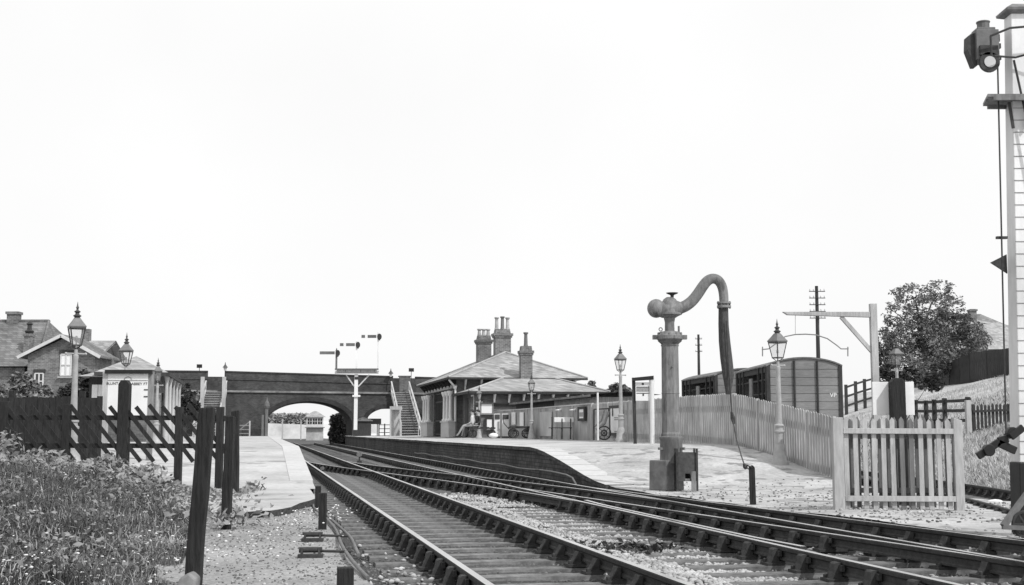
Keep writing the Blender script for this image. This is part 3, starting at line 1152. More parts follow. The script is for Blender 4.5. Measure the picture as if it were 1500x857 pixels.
# ------------------------------------------------------------------ slanted paling fence
fx0, fx1, FY = P(0, 600, 26.6)[0], P(330, 600, 26.6)[0], 26.6
fz = lambda py: P(200, py, FY)[1]
r = thing('slanted_fence', 'low black railway fence of slanted palings crossing the left foreground', 'fence', (fx0, FY, 0.4))
L_ = fx1 - fx0
zt_, zl_ = fz(611) - 0.4, fz(652) - 0.4
for z in (zt_, zl_):
    m = MB()
    m.bar((-1.5, 0, z), (L_ + 0.15, 0.0, z - 0.02), 0.06, 0.1, up=(0, 0, 1))
    m.build('rail', 'creosote', r, bevel=0.006)
m = MB()
x = -1.3
top_, bot_ = fz(594) - 0.4, fz(676) - 0.4
while x < L_ - 0.05:
    dx = (top_ - bot_) * 0.82
    a, b = Vector((x - dx * .5, -0.055, top_ + random.uniform(-.03, .03))), Vector((x + dx * .5, -0.055, bot_))
    m.bar(a, b, 0.022, 0.1, up=(0, 1, 0)) if False else m.bar(a, b, 0.085, 0.022, up=(0, 1, 0))
    x += 0.27
m.build('palings', 'creosote', r)
for px, top, w in ((5, 588, 0.2), (97, 592, 0.15), (181, 557, 0.22), (262, 596, 0.14), (322, 596, 0.14)):
    X = P(px, 640, FY)[0] - fx0
    m = MB()
    zt = fz(top) - 0.4
    if px == 181:
        pts = [(-w / 2, -0.6), (w / 2, -0.6), (w / 2, zt - .08), (w / 4, zt), (-w / 4, zt), (-w / 2, zt - .08)]
        m.prism([(X + a, b) for a, b in pts], 'y', -0.12, 0.1)
    else:
        m.box((X, 0.0, (zt - .6) / 2), (w, 0.16, zt + .6))
    m.build('post', 'creosote', r, bevel=0.008)

# dark close-boarded fence behind it
x0, x1 = P(-40, 600, 31)[0], P(146, 600, 31)[0]
r = thing('board_fence', 'dark close-boarded fence behind the slanted palings, below the gabled house', 'fence', (x0, 31, 0.5))
m = MB()
x = 0.0
while x < x1 - x0:
    m.box((x + .07, random.uniform(-.006, .006), 0.72 + random.uniform(-.02, .03)), (0.135, 0.025, 1.5))
    x += 0.142
m.build('boards', 'creosote', r)
m = MB()
m.bar((0, 0.06, 1.25), (x1 - x0, 0.06, 1.25), 0.08, 0.09)
m.bar((0, 0.06, 0.3), (x1 - x0, 0.06, 0.3), 0.08, 0.09)
m.build('rail', 'creosote', r)
for x in (0.9, 2.6):
    m = MB()
    m.box((x, 0.09, 0.75), (0.13, 0.13, 1.75))
    m.build('post', 'creosote', r)


# ------------------------------------------------------------------ foliage
def crown(name, blobs, per, size, mat, parent=None, loc=None):
    Cs = []
    for (cx, cy, cz, rx, ry, rz, dens) in blobs:
        nc = max(3, int(per * dens / 14))
        d = rng.normal(size=(nc, 3))
        d /= np.linalg.norm(d, axis=1)[:, None]
        rad = rng.uniform(0.35, 1.0, nc)[:, None] ** 0.6
        cc = d * rad * np.array([rx, ry, rz]) + np.array([cx, cy, cz])
        lv = cc[:, None, :] + rng.normal(0, 0.11, (nc, 14, 3)) * np.array([rx, ry, rz])
        Cs.append(lv.reshape(-1, 3))
    C = np.concatenate(Cs)
    V, Fc = leaf_quads(C, np.full(len(C), size))
    o = np_mesh(name, V, Fc, mat, 4)
    if parent is not None:
        o.parent = parent
    return o


def make_tree(name, label, cat, loc, th, tr, blobs, per, size, mat, group=None, limbs=7):
    r = thing(name, label, cat, loc, 0, group)
    m = MB()
    if th > 0:
        m.tube([(0, 0, -0.3), (0.03 * th, 0, th * .35), (-0.02 * th, 0.02, th * .7), (0.02, 0, th)], [tr * 1.25, tr, tr * .75, tr * .35], 8)
    for b in blobs[:limbs]:
        a = Vector((0, 0, th * random.uniform(.35, .8) if th > 0 else 0.0))
        e = Vector(b[:3])
        mid = (a + e) / 2 + Vector((0, 0, 0.1 * th))
        m.tube([a, mid, e], [tr * .38, tr * .2, tr * .05], 5)
        for q in range(3):
            e2 = e + Vector((random.uniform(-1, 1) * b[3], random.uniform(-1, 1) * b[4], random.uniform(-.6, .9) * b[5]))
            m.tube([mid.lerp(e, .6), e2], [tr * .16, tr * .04], 4)
    m.build('trunk', 'bark', r, smooth=60)
    crown('crown', blobs, per, size, mat, r)
    return r


def px_blobs(lst, Y, loc, depth=0.8):
    """(px, py, rx_px, ry_px, density, dY) -> crown lobes at their own distance"""
    out = []
    for px, py, rx, ry, dn, dy in lst:
        X, z = P(px, py, Y + dy)
        s = (Y + dy) / F
        out.append((X - loc[0], dy, z - loc[2], rx * s, max(rx, ry) * s * depth, ry * s, dn))
    return out


loc = (P(1352, 560, 85)[0], 85, 4.0)
make_tree('tree', 'large tree with a sparse twiggy top, right of the pale loading gauge', 'tree', loc, 5.0, 0.28,
          px_blobs([(1335, 432, 30, 18, .5, 0), (1378, 426, 26, 17, .5, 1), (1394, 452, 24, 20, .5, 0), (1316, 460, 22, 22, .5, -1), (1352, 450, 30, 16, .5, 0), (1352, 480, 40, 18, 1.3, 0), (1390, 480, 38, 24, 1.5, 1), (1425, 490, 22, 20, .9, 0), (1315, 505, 26, 28, 1.2, -1), (1360, 515, 40, 25, 1.7, 0), (1405, 508, 32, 22, 1.3, 1), (1330, 540, 30, 20, 1.2, -2), (1375, 535, 30, 18, 1.0, 0), (1297, 530, 14, 24, .6, 0), (1436, 498, 18, 16, .5, 1), (1293, 500, 14, 22, .5, 0), (1410, 470, 18, 14, .4, 0)], 85, loc), 1400, 0.115, 'leaf', limbs=13)
loc = (P(1325, 560, 56)[0], 56, hY(P(1325, 560, 56)[0], 56) - 0.1)
make_tree('shrub', 'dark shrub at the foot of the tall tree, around the lone lamp', 'shrub', loc, 0.6, 0.08,
          px_blobs([(1300, 545, 16, 16, .8, 0), (1330, 552, 22, 14, 1, 0), (1362, 560, 22, 14, .9, 1), (1298, 568, 14, 12, .6, 0)], 56, loc), 500, 0.13, 'darkleaf')
loc = (P(870, 600, 95)[0], 95, 0.0)
make_tree('tree', 'rounded tree seen over the platform shed, nearer the station roof', 'tree', loc, 3.2, 0.2,
          px_blobs([(862, 574, 14, 10, 1, 0), (850, 580, 12, 9, .8, 0), (876, 580, 12, 10, .8, 0), (868, 566, 8, 7, .5, 0)], 95, loc), 420, 0.2, 'leaf', 'trees behind the platform fence')
loc = (P(907, 600, 88)[0], 88, 0.0)
make_tree('tree', 'rounded tree seen over the fence behind the pale gas lamp and poster', 'tree', loc, 3.2, 0.2,
          px_blobs([(905, 574, 16, 12, 1.2, 0), (920, 582, 12, 9, .8, 0), (893, 582, 10, 9, .8, 0), (905, 586, 20, 8, .9, 0)], 88, loc), 700, 0.18, 'leaf', 'trees behind the platform fence')
loc = (P(32, 590, 33)[0], 33, 0.5)
make_tree('bush', 'pale-leaved bush rising over the dark boarded fence at the left edge', 'bush', loc, 0.5, 0.06,
          px_blobs([(15, 572, 20, 14, 1, 0), (42, 568, 18, 16, 1, 0), (30, 556, 14, 12, .7, 0), (62, 575, 14, 10, .8, 0), (-12, 575, 20, 14, .8, 0), (30, 585, 45, 8, 1, -.3)], 33, loc), 420, 0.1, 'lightleaf')
loc = (P(105, 600, 60)[0], 60, 0.6)
make_tree('bush', 'dark bush against the gable wall of the house, left of the white board', 'bush', loc, 0.8, 0.08,
          px_blobs([(100, 580, 16, 20, 1, 0), (120, 566, 14, 22, 1, 0), (135, 575, 14, 24, 1, 0), (84, 590, 16, 10, .7, 0), (142, 590, 12, 16, .8, 0)], 60, loc), 560, 0.14, 'darkleaf')
loc = (P(272, 610, 88)[0], 88, 0.6)
make_tree('bush', 'dark bush between the waiting room and the left bridge stairs', 'bush', loc, 0.8, 0.08,
          px_blobs([(272, 580, 12, 22, 1, 0), (283, 592, 10, 16, 1, 0), (268, 605, 14, 18, 1, 0), (300, 612, 14, 10, .7, 0), (318, 616, 12, 8, .6, 0)], 88, loc), 420, 0.18, 'darkleaf')
loc = (P(494, 640, 134)[0], 134, -0.3)
make_tree('bush', 'tall dark bush on the cutting side seen through the right of the main arch', 'bush', loc, 0.8, 0.1,
          px_blobs([(494, 618, 10, 11, 1.2, 0), (491, 634, 9, 12, 1.4, 0), (502, 626, 10, 16, 1.4, 1), (506, 640, 10, 12, 1.2, 1), (493, 645, 10, 8, 1.4, 0), (510, 628, 8, 18, 1.2, 2)], 134, loc), 800, 0.24, 'leaf')

# ------------------------------------------------------------------ picket screen and palings on the right
GY = 20.5
gx0, gx1 = P(1220, 700, GY)[0], P(1411, 700, GY)[0]
r = thing('picket_screen', 'pale picket screen between two white posts, facing the camera beside the tracks', 'fence', (gx0, GY, -0.12))
W_ = gx1 - gx0
for x in (0.088, W_ - 0.075):
    m = MB()
    w = 0.165 if x < .5 else 0.14
    zt = 1.5 if x < .5 else 1.5
    m.prism([(-w / 2, -.3), (w / 2, -.3), (w / 2, zt - (0.05 if x > .5 else 0)), (-w / 2, zt)], 'y', -0.07, 0.07)
    o = m.build('post', 'gatewood', r, bevel=0.008)
    o.location.x = x
for z in (1.29, 0.23):
    m = MB()
    m.bar((0.172, -0.05, z), (W_ - 0.147, -0.05, z - 0.01), 0.045, 0.085)
    m.build('rail', 'gatewood', r, bevel=0.004)
m = MB()
x = 0.225
i = 0
while x < W_ - 0.16:
    lean = random.uniform(-.006, .006)
    zt = 1.5 + random.uniform(-.03, .02)
    zb = random.uniform(0.05, 0.07) if i != 1 else 0.2
    if 0.9 < x < 0.99:
        x += 0.0
    m.prism([(x - .037, zb), (x + .037, zb), (x + .037 + lean, zt - .05), (x + lean, zt), (x - .037 + lean, zt - .05)], 'y', -0.022, 0.0, 1 if i in (6, 7) else 0)
    x += 0.147
    i += 1
m.build('pickets', ['gatewood', 'backpale'], r)
m = MB()
x = 0.32
while x < W_ - 0.15:
    m.prism([(x - .036, .08), (x + .036, .08), (x + .036, 1.44), (x, 1.5 + random.uniform(-.03, .03)), (x - .036, 1.44)], 'y', 0.09, 0.112)
    x += 0.118
m.bar((0.17, 0.075, 1.2), (W_ - .15, 0.075, 1.2), 0.03, 0.08)
m.bar((0.17, 0.075, 0.35), (W_ - .15, 0.075, 0.35), 0.03, 0.08)
m.build('back_pickets', 'backpale', r)  # back row is darkened, its shade put into the colour

# stop board: black post with white boards behind it
SY = 21.6
sx, _ = P(1318, 700, SY)
r = thing('stop_board', 'thick black post with two plain white board halves, rising behind the picket screen', 'sign', (sx, SY, -0.15))
sz = lambda py: P(1318, py, SY)[1] + 0.15
m = MB()
m.prism([(-.115, -.3), (.115, -.3), (.115, sz(560)), (.06, sz(554)), (-.06, sz(554)), (-.115, sz(560))], 'y', -0.1, 0.1)
m.build('post', 'oldpost', r, bevel=0.008)
m = MB()
m.box((-0.245, 0.13, (sz(559) + sz(608)) / 2), (0.27, 0.05, sz(559) - sz(608)))
m.build('board', 'white', r, bevel=0.004)
m = MB()
m.box((0.215, 0.13, (sz(559) + sz(608)) / 2), (0.21, 0.05, sz(559) - sz(608)))
m.build('board', 'white', r, bevel=0.004)


def paling_fence(name, label, pts, pitch, w, mat, postmat, bay, point=0.04, zfun=None, jitter=.012, every=None):
    """pts: (x, y, zbottom, ztop)"""
    x0, y0 = pts[0][0], pts[0][1]
    z0 = pts[0][2]
    r = thing(name, label, 'fence', (x0, y0, z0))
    Ls = [0]
    for a, b in zip(pts[:-1], pts[1:]):
        Ls.append(Ls[-1] + math.hypot(b[0] - a[0], b[1] - a[1]))

    def at(s):
        for i in range(len(Ls) - 1):
            if s <= Ls[i + 1] or i == len(Ls) - 2:
                f = (s - Ls[i]) / (Ls[i + 1] - Ls[i])
                a, b = pts[i], pts[i + 1]
                return [a[k] + (b[k] - a[k]) * f for k in range(4)] + [math.atan2(b[1] - a[1], b[0] - a[0])]
    m = MB()
    s = pitch / 2
    while s < Ls[-1]:
        x, y, zb, zt, ang = at(s)
        zt += random.uniform(-jitter, jitter)
        dx, dy = math.cos(ang) * w / 2, math.sin(ang) * w / 2
        nx, ny = -math.sin(ang) * .011, math.cos(ang) * .011
        vs = []
        for q in (-1, 1):
            ox, oy = x - x0 + nx * q, y - y0 + ny * q
            vs += [(ox - dx, oy - dy, zb - z0), (ox + dx, oy + dy, zb - z0), (ox + dx, oy + dy, zt - z0 - point), (ox, oy, zt - z0), (ox - dx, oy - dy, zt - z0 - point)]
        m.add(vs, [(0, 1, 2, 3, 4), (9, 8, 7, 6, 5)] + [(i, i + 5, (i + 1) % 5 + 5, (i + 1) % 5) for i in range(5)])
        s += pitch
    m.build('palings', mat, r)
    for fz_ in (0.2, 0.78):
        m = MB()
        for i in range(len(pts) - 1):
            a, b = pts[i], pts[i + 1]
            ang = math.atan2(b[1] - a[1], b[0] - a[0])
            nx, ny = math.sin(ang) * .05, -math.cos(ang) * .05
            za, zb = a[2] + (a[3] - a[2]) * fz_ - z0, b[2] + (b[3] - b[2]) * fz_ - z0
            m.bar((a[0] - x0 + nx, a[1] - y0 + ny, za), (b[0] - x0 + nx, b[1] - y0 + ny, zb), 0.05, 0.08)
        m.build('rail', mat, r)
    s = 0.02
    while s < Ls[-1] + .1:
        x, y, zb, zt, ang = at(min(s, Ls[-1]))
        m = MB()
        nx, ny = -math.sin(ang) * -.04, math.cos(ang) * -.04
        m.box((x - x0, y - y0, (zb + zt) / 2 - z0 - .01), (0.065, 0.07, zt - zb + .02), ang)
        m.build('post', postmat, r)
        s += bay
    return r


cx, cy = 6.2, 36.0
paling_fence('paling_fence', 'grey paling fence sloping down from the corner toward the picket screen', [(7.45, 29.8, 0.0, 1.5), (6.85, 33.0, 0.25, 1.86), (cx, cy, 0.58, 2.22)], 0.155, 0.11, 'palefence', 'palepost', 1.55)
FX = lambda Y: 13.4 - 0.2 * Y


def fenceY(px):
    return 13.4 / (0.2 + (px - 750) / F)


ya = fenceY(868)
paling_fence('paling_fence', 'long grey upright paling fence along the back of the right platform, behind the water crane', [(cx, cy, 0.62, 2.22), (FX(40), 40, 0.76, 2.25), (FX(ya), ya, 0.8, 2.24)], 0.16, 0.118, 'palefence', 'palepost', 2.6)
# plain boarded part nearer the station
yb = 70.6
r = thing('board_fence', 'smooth grey boarded fence behind the bench and trolleys, running to the station pavilion', 'fence', (FX(ya), ya, 0.75))
dv = Vector((FX(yb) - FX(ya), yb - ya, 0))
ln = dv.length
ang = math.atan2(dv.y, dv.x)
m = MB()
s = 0.0
while s < ln:
    p = dv * ((s + .12) / ln)
    m.box((p.x, p.y, 0.74), (0.236, 0.03 + random.uniform(0, .012), 1.46), ang)
    s += 0.25
m.build('boards', 'palefence', r)
m = MB()
m.bar((0, 0, 1.49), (dv.x, dv.y, 1.49), 0.1, 0.05)
m.build('capping', 'palepost', r)
s = 0.0
while s < ln:
    p = dv * (s / ln)
    m = MB()
    m.box((p.x - .04, p.y - .01, 0.72), (0.06, 0.08, 1.5), ang)
    m.build('post', 'palepost', r)
    s += 3.1

FANG = math.atan2(1, -0.2) - math.pi / 2   # heading of the fence; local -x faces the platform


def fence_frame(px, off):
    """frame with local x along the outward normal (towards the track), origin on the fence"""
    Y = fenceY(px)
    return (FX(Y) - off * math.cos(FANG), Y - off * math.sin(FANG))


def fence_panel(name, label, cat, px0, px1, py0, py1, th, mat, frame=None, off=0.1, group=None):
    Y0, Y1 = fenceY(px1), fenceY(px0)
    Ym = (Y0 + Y1) / 2
    x, y = fence_frame((px0 + px1) / 2, off)
    y0 = fenceY((px0 + px1) / 2)
    zt, zb = P(750, py0, y0)[1], P(750, py1, y0)[1]
    L = math.hypot(Y1 - Y0, FX(Y0) - FX(Y1))
    r = thing(name, label, cat, (x, y, zb), FANG, group)
    m = MB()
    m.box((0, 0, (zt - zb) / 2), (th, L, zt - zb))
    m.build('panel', mat, r)
    if frame:
        m = MB()
        for a, b in (((0, -L / 2, 0), (0, L / 2, 0)), ((0, -L / 2, zt - zb), (0, L / 2, zt - zb)), ((0, -L / 2, -.05), (0, -L / 2, zt - zb + .05)), ((0, L / 2, -.05), (0, L / 2, zt - zb + .05))):
            m.bar(a, b, th + .05, 0.1)
        m.build('frame', frame, r)
    return r, L, zt - zb


r, L, H = fence_panel('poster_board', 'tall white poster in a black frame on the fence behind the gas lamp', 'poster', 897.5, 912, 596, 636, 0.05, 'paper', 'black')
m = MB()
m.lathe([(0.05, .75), (.1, .8), (.09, .95), (.03, 1.15), (.02, 1.3)], 8, (-0.03, L * .22, -0.1))
m.v = [(-0.028 + 0.06 * (v[0] + .03), v[1], v[2]) for v in m.v]
m.build('poster_figure', 'ink', r)
m = MB()
for z in (0.82, 0.68, 0.08):
    m.box((-0.028, -L * .15, H * .6 if z > .8 else (H * .53 if z > .6 else .1)), (.006, L * .4, .035))
m.build('poster_print', 'greyink', r)
r, L, H = fence_panel('noticeboard', 'small dark framed notice on the boarded fence near the capstan frame', 'notice', 851, 860, 597.5, 615, 0.05, 'greyink', 'darkwood')
m = MB()
m.box((-.03, 0, H * .75), (.006, L * .6, .12))
m.box((-.03, 0, H * .2), (.006, L * .6, .06))
m.build('notice_sheet', 'paper', r)
fence_panel('door', 'pale door leaf in the boarded fence left of the bench', 'door', 792.5, 810, 603, 639, 0.04, 'palepost', None, 0.06)
for px in (822.5, 843.5):
    x, y = fence_frame(px, 0.12)
    z = P(px, 602, y)[1]
    m = MB()
    m.lathe([(0.0, 0.12), (0.17, 0.1), (0.18, 0.08), (.05, .12)], 10)
    m.tube([(0, 0, 0.1), (0.12, 0, 0.16)], .02, 6)
    o = m.build('wall_lamp', 'white', loc=(x, y, z - .05))
    tag(o, 'small white lamp shade on the boarded fence, ' + ('the one above the bench' if px < 830 else 'the one nearer the framed notice'), 'lamp', 'wall lamps on the boarded fence')
fence_panel('poster', 'narrow pale poster on the fence just left of the gas lamp by the right trolley', 'poster', 752, 757, 604, 622, 0.04, 'paper', None, 0.08)
fence_panel('poster', 'pale poster on the fence immediately behind the right trolley', 'poster', 764, 769, 604, 624, 0.04, 'paper', None, 0.08)

# ------------------------------------------------------------------ platform furniture
bx, by = P(823, 640, 53.5)[0], 53.5
r = thing('bench', 'platform bench with a pale slab back, in front of the boarded fence', 'bench', (bx, by, 0.83), -0.08)
m = MB()
for k in range(4):
    m.box((-.06, -.18 + .11 * k, .46), (.95, .09, .035))
m.build('seat', 'darkwood', r)
m = MB()
m.box((0.08, 0.28, .8), (0.8, .04, .2))
m.build('backrest', 'white', r)
for x in (-.42, 0, .36):
    m = MB()
    m.bar((x, -.2, 0), (x + .02, -.14, .45), .05)
    m.bar((x, .2, 0), (x, .16, .45), .05)
    m.bar((x, .2, .42), (x, .3, .92), .05)
    m.bar((x, -.19, .42), (x, .2, .42), .04)
    m.build('leg', 'iron', r)


def trolley(label, loc, rz, L=1.3, W=.75):
    r = thing('luggage_trolley', label, 'trolley', loc, rz, 'luggage trolleys')
    m = MB()
    m.box((0, 0, .5), (L, W, .08))
    for k in range(5):
        m.box((-L / 2 + .13 + k * (L - .26) / 4, 0, .552), (.16, W * .96, .02))
    m.build('deck', 'darkwood', r)
    for x in (-L / 2 + .2, L / 2 - .2):
        for y in (-W / 2 - .03, W / 2 + .03):
            m = MB()
            m.tube([(x + .2 * math.cos(a), y, .22 + .2 * math.sin(a)) for a in [2 * math.pi * i / 14 for i in range(14)]], .028, 6, closed=True)
            for i in range(6):
                a = math.pi * i / 3
                m.bar((x, y, .22), (x + .19 * math.cos(a), y, .22 + .19 * math.sin(a)), .025)
            m.build('wheel', 'iron', r)
        m = MB()
        m.bar((x, -W / 2, .22), (x, W / 2, .22), .05)
        m.box((x, 0, .38), (.1, W * .8, .2))
        m.build('axle', 'iron', r)
    m = MB()
    m.tube([(-L / 2, 0, .42), (-L / 2 - .25, 0, .7), (-L / 2 - .3, 0, .95)], .022, 6)
    m.build('handle', 'iron', r)
    return r


t1 = trolley('dark four-wheeled luggage trolley with the person seated on its end', (P(706, 640, 66)[0], 66, .8), 0.05, 1.35)
t2 = trolley('dark four-wheeled luggage trolley parked beside the gas lamp, without a person', (P(762, 640, 61)[0], 61, .82), 0.1, 1.05)
# sacks
m = MB()
m.sphere((0, 0, .13), .17, 12, 8, (1.4, .8, .75))
o = m.build('sack', 'white', smooth=60, loc=(P(723, 640, 64.5)[0], 64.5, .8))
tag(o, 'white stuffed sack lying on the platform between the two luggage trolleys', 'sack')

# low barrow frame with spoked wheel and pale pole by the fence
r = thing('platform_barrow', 'upright dark barrow frame with a spoked wheel leaning by the fence', 'barrow', (P(881, 640, 47.3)[0], 47.3, .83), -.1)
wpx = 49 / F
m = MB()
m.bar((-.28, 0, 0), (-.27, .05, 1.12), .07)
m.bar((-.27, .05, 1.12), (.3, .05, 1.15), .05)
m.bar((.3, .05, 1.15), (.24, 0, .85), .06)
m.build('frame', 'iron', r)
m = MB()
m.tube([(.28, 0, 1.05), (.12, -.02, .6), (-.2, -.03, .38)], .045, 8)
m.tube([(.12, 0.03, 1.1), (.0, -.02, .7), (-.24, -.03, .5)], .03, 8)
m.build('hose', 'midgrey', r, smooth=60)
m = MB()
for rr in (.24, .1):
    m.tube([(.1 + rr * math.cos(a), -.05, .26 + rr * math.sin(a)) for a in [2 * math.pi * i / 18 for i in range(18)]], .028, 6, closed=True)
for i in range(8):
    a = math.pi * i / 4
    m.bar((.1, -.05, .26), (.1 + .23 * math.cos(a), -.05, .26 + .23 * math.sin(a)), .02)
m.build('wheel', 'iron', r)
x_, z_ = P(875.5, 575, 46.6)
m = MB()
m.tube([(0, 0, 0), (0, 0, z_ - .83)], .035, 8)
o = m.build('pole', 'postwhite', loc=(x_, 46.6, .83))
tag(o, 'thin white pole rising above the fence at the barrow', 'pole')

# noticeboard on two posts
NY = 40.4
r = thing('notice_board', 'roofed station notice board on one pale and one dark post, left of the water crane', 'notice board', (P(943, 640, NY)[0], NY, .78))
s_ = NY / F
zz = lambda py: P(750, py, NY)[1] - .78
rot = 0.35
m = MB()
m.lathe([(.075, -.2), (.075, zz(560)), (.085, zz(558)), (.085, zz(553))], 10, (12.5 * s_, 0, 0))
m.build('post', 'postwhite', r, smooth=50)
m = MB()
m.bar((-12 * s_, .12, -.1), (-13.5 * s_, .12, zz(553)), .1)
m.build('post', 'darkwood', r)
m = MB()
m.box((-.5 * s_, .04, (zz(560) + zz(587)) / 2), (21 * s_, .05, zz(560) - zz(587)))
m.build('board', 'paper', r)
m = MB()
m.prism([(-15.5 * s_, zz(558)), (15 * s_, zz(556)), (15 * s_, zz(550.5)), (-15.5 * s_, zz(553.5))], 'y', -.1, .22)
m.build('board_roof', 'black', r)
m = MB()
m.box((-.5 * s_, .012, zz(570.8)), (19 * s_, .008, 5.6 * s_))
m.lathe([(2.6 * s_, -.004), (2.6 * s_, .004)], 12)
m.build('poster_band', 'greyink', r)
m = MB()
for z in (567, 576):
    m.box((-.5 * s_, .011, zz(z)), (19 * s_, .006, 1.1 * s_))
m.box((0, .011, zz(578.5)), (2.2 * s_, .006, 3 * s_))
m.sphere((-.5 * s_, .012, zz(562.5)), 1.8 * s_, 10, 6, (1, .1, 1))
m.build('poster_print', 'ink', r)

# seated people on the trolley
def person(name, label, loc, rz, joints, edges, radii, zshirt, cat='person'):
    me = bpy.data.meshes.new(name + '_skeleton')
    me.from_pydata([Vector(j) for j in joints], edges, [])
    o = bpy.data.objects.new(name + '_skeleton', me)
    COL.objects.link(o)
    sk_ = o.modifiers.new('skin', 'SKIN')
    sk_.use_smooth_shade = True
    for i, rr in enumerate(radii):
        me.skin_vertices[0].data[i].radius = rr if isinstance(rr, tuple) else (rr, rr)
    me.skin_vertices[0].data[0].use_root = True
    sb = o.modifiers.new('sub', 'SUBSURF')
    sb.levels = sb.render_levels = 2
    dg = bpy.context.evaluated_depsgraph_get()
    m2 = bpy.data.meshes.new_from_object(o.evaluated_get(dg))
    m2.name = name
    bpy.data.objects.remove(o)
    b = bpy.data.objects.new(name, m2)
    COL.objects.link(b)
    m2.materials.clear()
    for q in ('skin', 'shirt', 'trouser', 'black'):
        m2.materials.append(mt[q])
    for p in m2.polygons:
        p.material_index = zshirt(p.center)
        p.use_smooth = True
    b.location = loc
    b.rotation_euler = (0, 0, rz)
    return tag(b, label, cat)


# local frame: facing -x, seat height .56, feet out in front
J = [(0, 0, .66), (0.02, 0, .86), (.03, 0, 1.06), (.02, 0, 1.16), (0, 0, 1.25), (-.01, 0, 1.36),
     (0, -.11, .63), (-.42, -.12, .62), (-.66, -.12, .22), (-.8, -.12, .05), (-.95, -.12, .04),
     (0, .11, .63), (-.4, .13, .64), (-.5, .14, .22), (-.56, .14, .05), (-.72, .14, .04),
     (.03, -.19, 1.06), (.02, -.25, .83), (-.16, -.2, .7), (-.25, -.18, .69),
     (.03, .19, 1.06), (.08, .27, .84), (-.02, .25, .66), (-.05, .24, .61)]
E = [(0, 1), (1, 2), (2, 3), (3, 4), (4, 5), (0, 6), (6, 7), (7, 8), (8, 9), (9, 10), (0, 11), (11, 12), (12, 13), (13, 14), (14, 15), (2, 16), (16, 17), (17, 18), (18, 19), (2, 20), (20, 21), (21, 22), (22, 23)]
RD = [(.14, .12), (.13, .11), (.15, .11), .06, (.085, .09), (.07, .075), .085, .07, .05, .04, .03, .085, .07, .05, .04, .03, .06, .045, .035, .03, .06, .045, .035, .03]


def pick(c):
    if c.z > 1.13:
        return 0
    if c.x < -.6 and c.z < .11 or c.z < .1:
        return 3
    if c.z < .74 and abs(c.y) < .17 and c.x < .2 and not (c.x < -.1 and c.z > .685):
        return 2
    if abs(c.y) > .15 and c.z < .73:
        return 0
    return 1


pr_ = person('person', 'person in light shirt and pale trousers sitting on the left trolley, legs out', (P(691.5, 640, 66)[0], 65.75, .81), -.12, J, E, RD, pick)
m = MB()
m.sphere((.015, 0, 1.36), .105, 12, 8, (1.05, .95, .9))
hv = [v for v in m.v]
m.v = [(x + (.02 if z < 1.34 else 0), y, max(z, 1.3 + (0.07 if x < -.02 else 0))) for x, y, z in hv]
m.build('hair', 'hair', pr_, smooth=60)
m = MB()
for s in (-1, 1):
    m.sphere((-.088, s * .035, 1.315), .012, 6, 4)
m.build('eyes', 'black', pr_)
m = MB()
m.prism([(-.14, 1.285), (-.085, 1.28), (-.085, 1.33)], 'y', -.014, .014)
m.build('nose', 'skin', pr_)


def pick2(c):
    k = pick(c)
    return 0 if k == 0 else (3 if k != 1 else 1)


mt['darkcloth'] = M('dark_jacket_cloth', 0.06, 0.95, 0.2, 8, 0.2)
p2 = person('person', 'person in dark clothes seated on the left trolley just behind the light shirt', (P(699.5, 640, 66)[0], 66.1, .81), .5, J, E, RD, pick2)
p2.data.materials[1] = mt['darkcloth']
m = MB()
m.sphere((.015, 0, 1.36), .105, 12, 8, (1.05, .95, .9))
m.v = [(x + (.02 if z < 1.34 else 0), y, max(z, 1.3 + (0.07 if x < -.02 else 0))) for x, y, z in m.v]
m.build('hair', 'hair', p2, smooth=60)
m = MB()
m.prism([(-.14, 1.285), (-.085, 1.28), (-.085, 1.33)], 'y', -.014, .014)
m.build('nose', 'skin', p2)
# ------------------------------------------------------------------ water crane
WY = 27.0
wx, _ = P(983, 640, WY)
r = thing('water_crane', 'tall grey cast iron locomotive water crane with swan-neck pipe and hanging hose', 'water crane', (wx, WY, -0.05))
q = lambda px, py: (P(px, py, WY)[0] - wx, P(px, py, WY)[1] + 0.05)
u = WY / F
m = MB()
m.box((-.1, 0.05, .3), (.52, .52, .62), R(38), taper=.97)
m.build('plinth', 'concrete', r, bevel=.02)
m = MB()
m.lathe([(.24, .55), (.235, q(0, 645)[1]), (.25, q(0, 643)[1]), (.25, q(0, 640)[1]), (.2, q(0, 639)[1])], 18)
for a in (-2.6, -.7, .5):
    m.bar((.2 * math.cos(a), .2 * math.sin(a), .85), (.33 * math.cos(a), .33 * math.sin(a), .85), .05)
m.build('drum', 'crane', r, smooth=40)
m = MB()
zc0, zc1 = q(0, 640)[1], q(0, 501)[1]
m.lathe([(.215, zc0), (.215, zc0 + .06), (.2, zc0 + .1), (.19, zc1 - .06), (.21, zc1 - .03), (.27, zc1 + .02)], 8, a0=.25)
for zz_ in (.9, 1.9):
    m.lathe([(.2, zc0 + zz_), (.203, zc0 + zz_ + .004), (.203, zc0 + zz_ + .016), (.198, zc0 + zz_ + .02)], 8, a0=.25)
m.lathe([(.018, 0), (.018, .02)], 6, (.02, -.2, zc0 + 1.45))
m.build('column', 'crane', r)
m = MB()
m.lathe([(.2, zc1 - .02), (.28, zc1 + .06), (.28, zc1 + .13), (.24, zc1 + .16), (.22, zc1 + .21), (.12, zc1 + .23)], 16)
for s in (-1, 1):
    m.box((s * .31, 0, zc1 + .1), (.1, .12, .09))
m.tube([(-.2 + .035 * math.cos(a), -.1, zc1 + .26 + .035 * math.sin(a)) for a in [2 * math.pi * i / 10 for i in range(10)]], .012, 5, closed=True)
m.tube([(.18, -.1, zc1 + .18), (.18, -.1, zc1 + .33)], .022, 6)
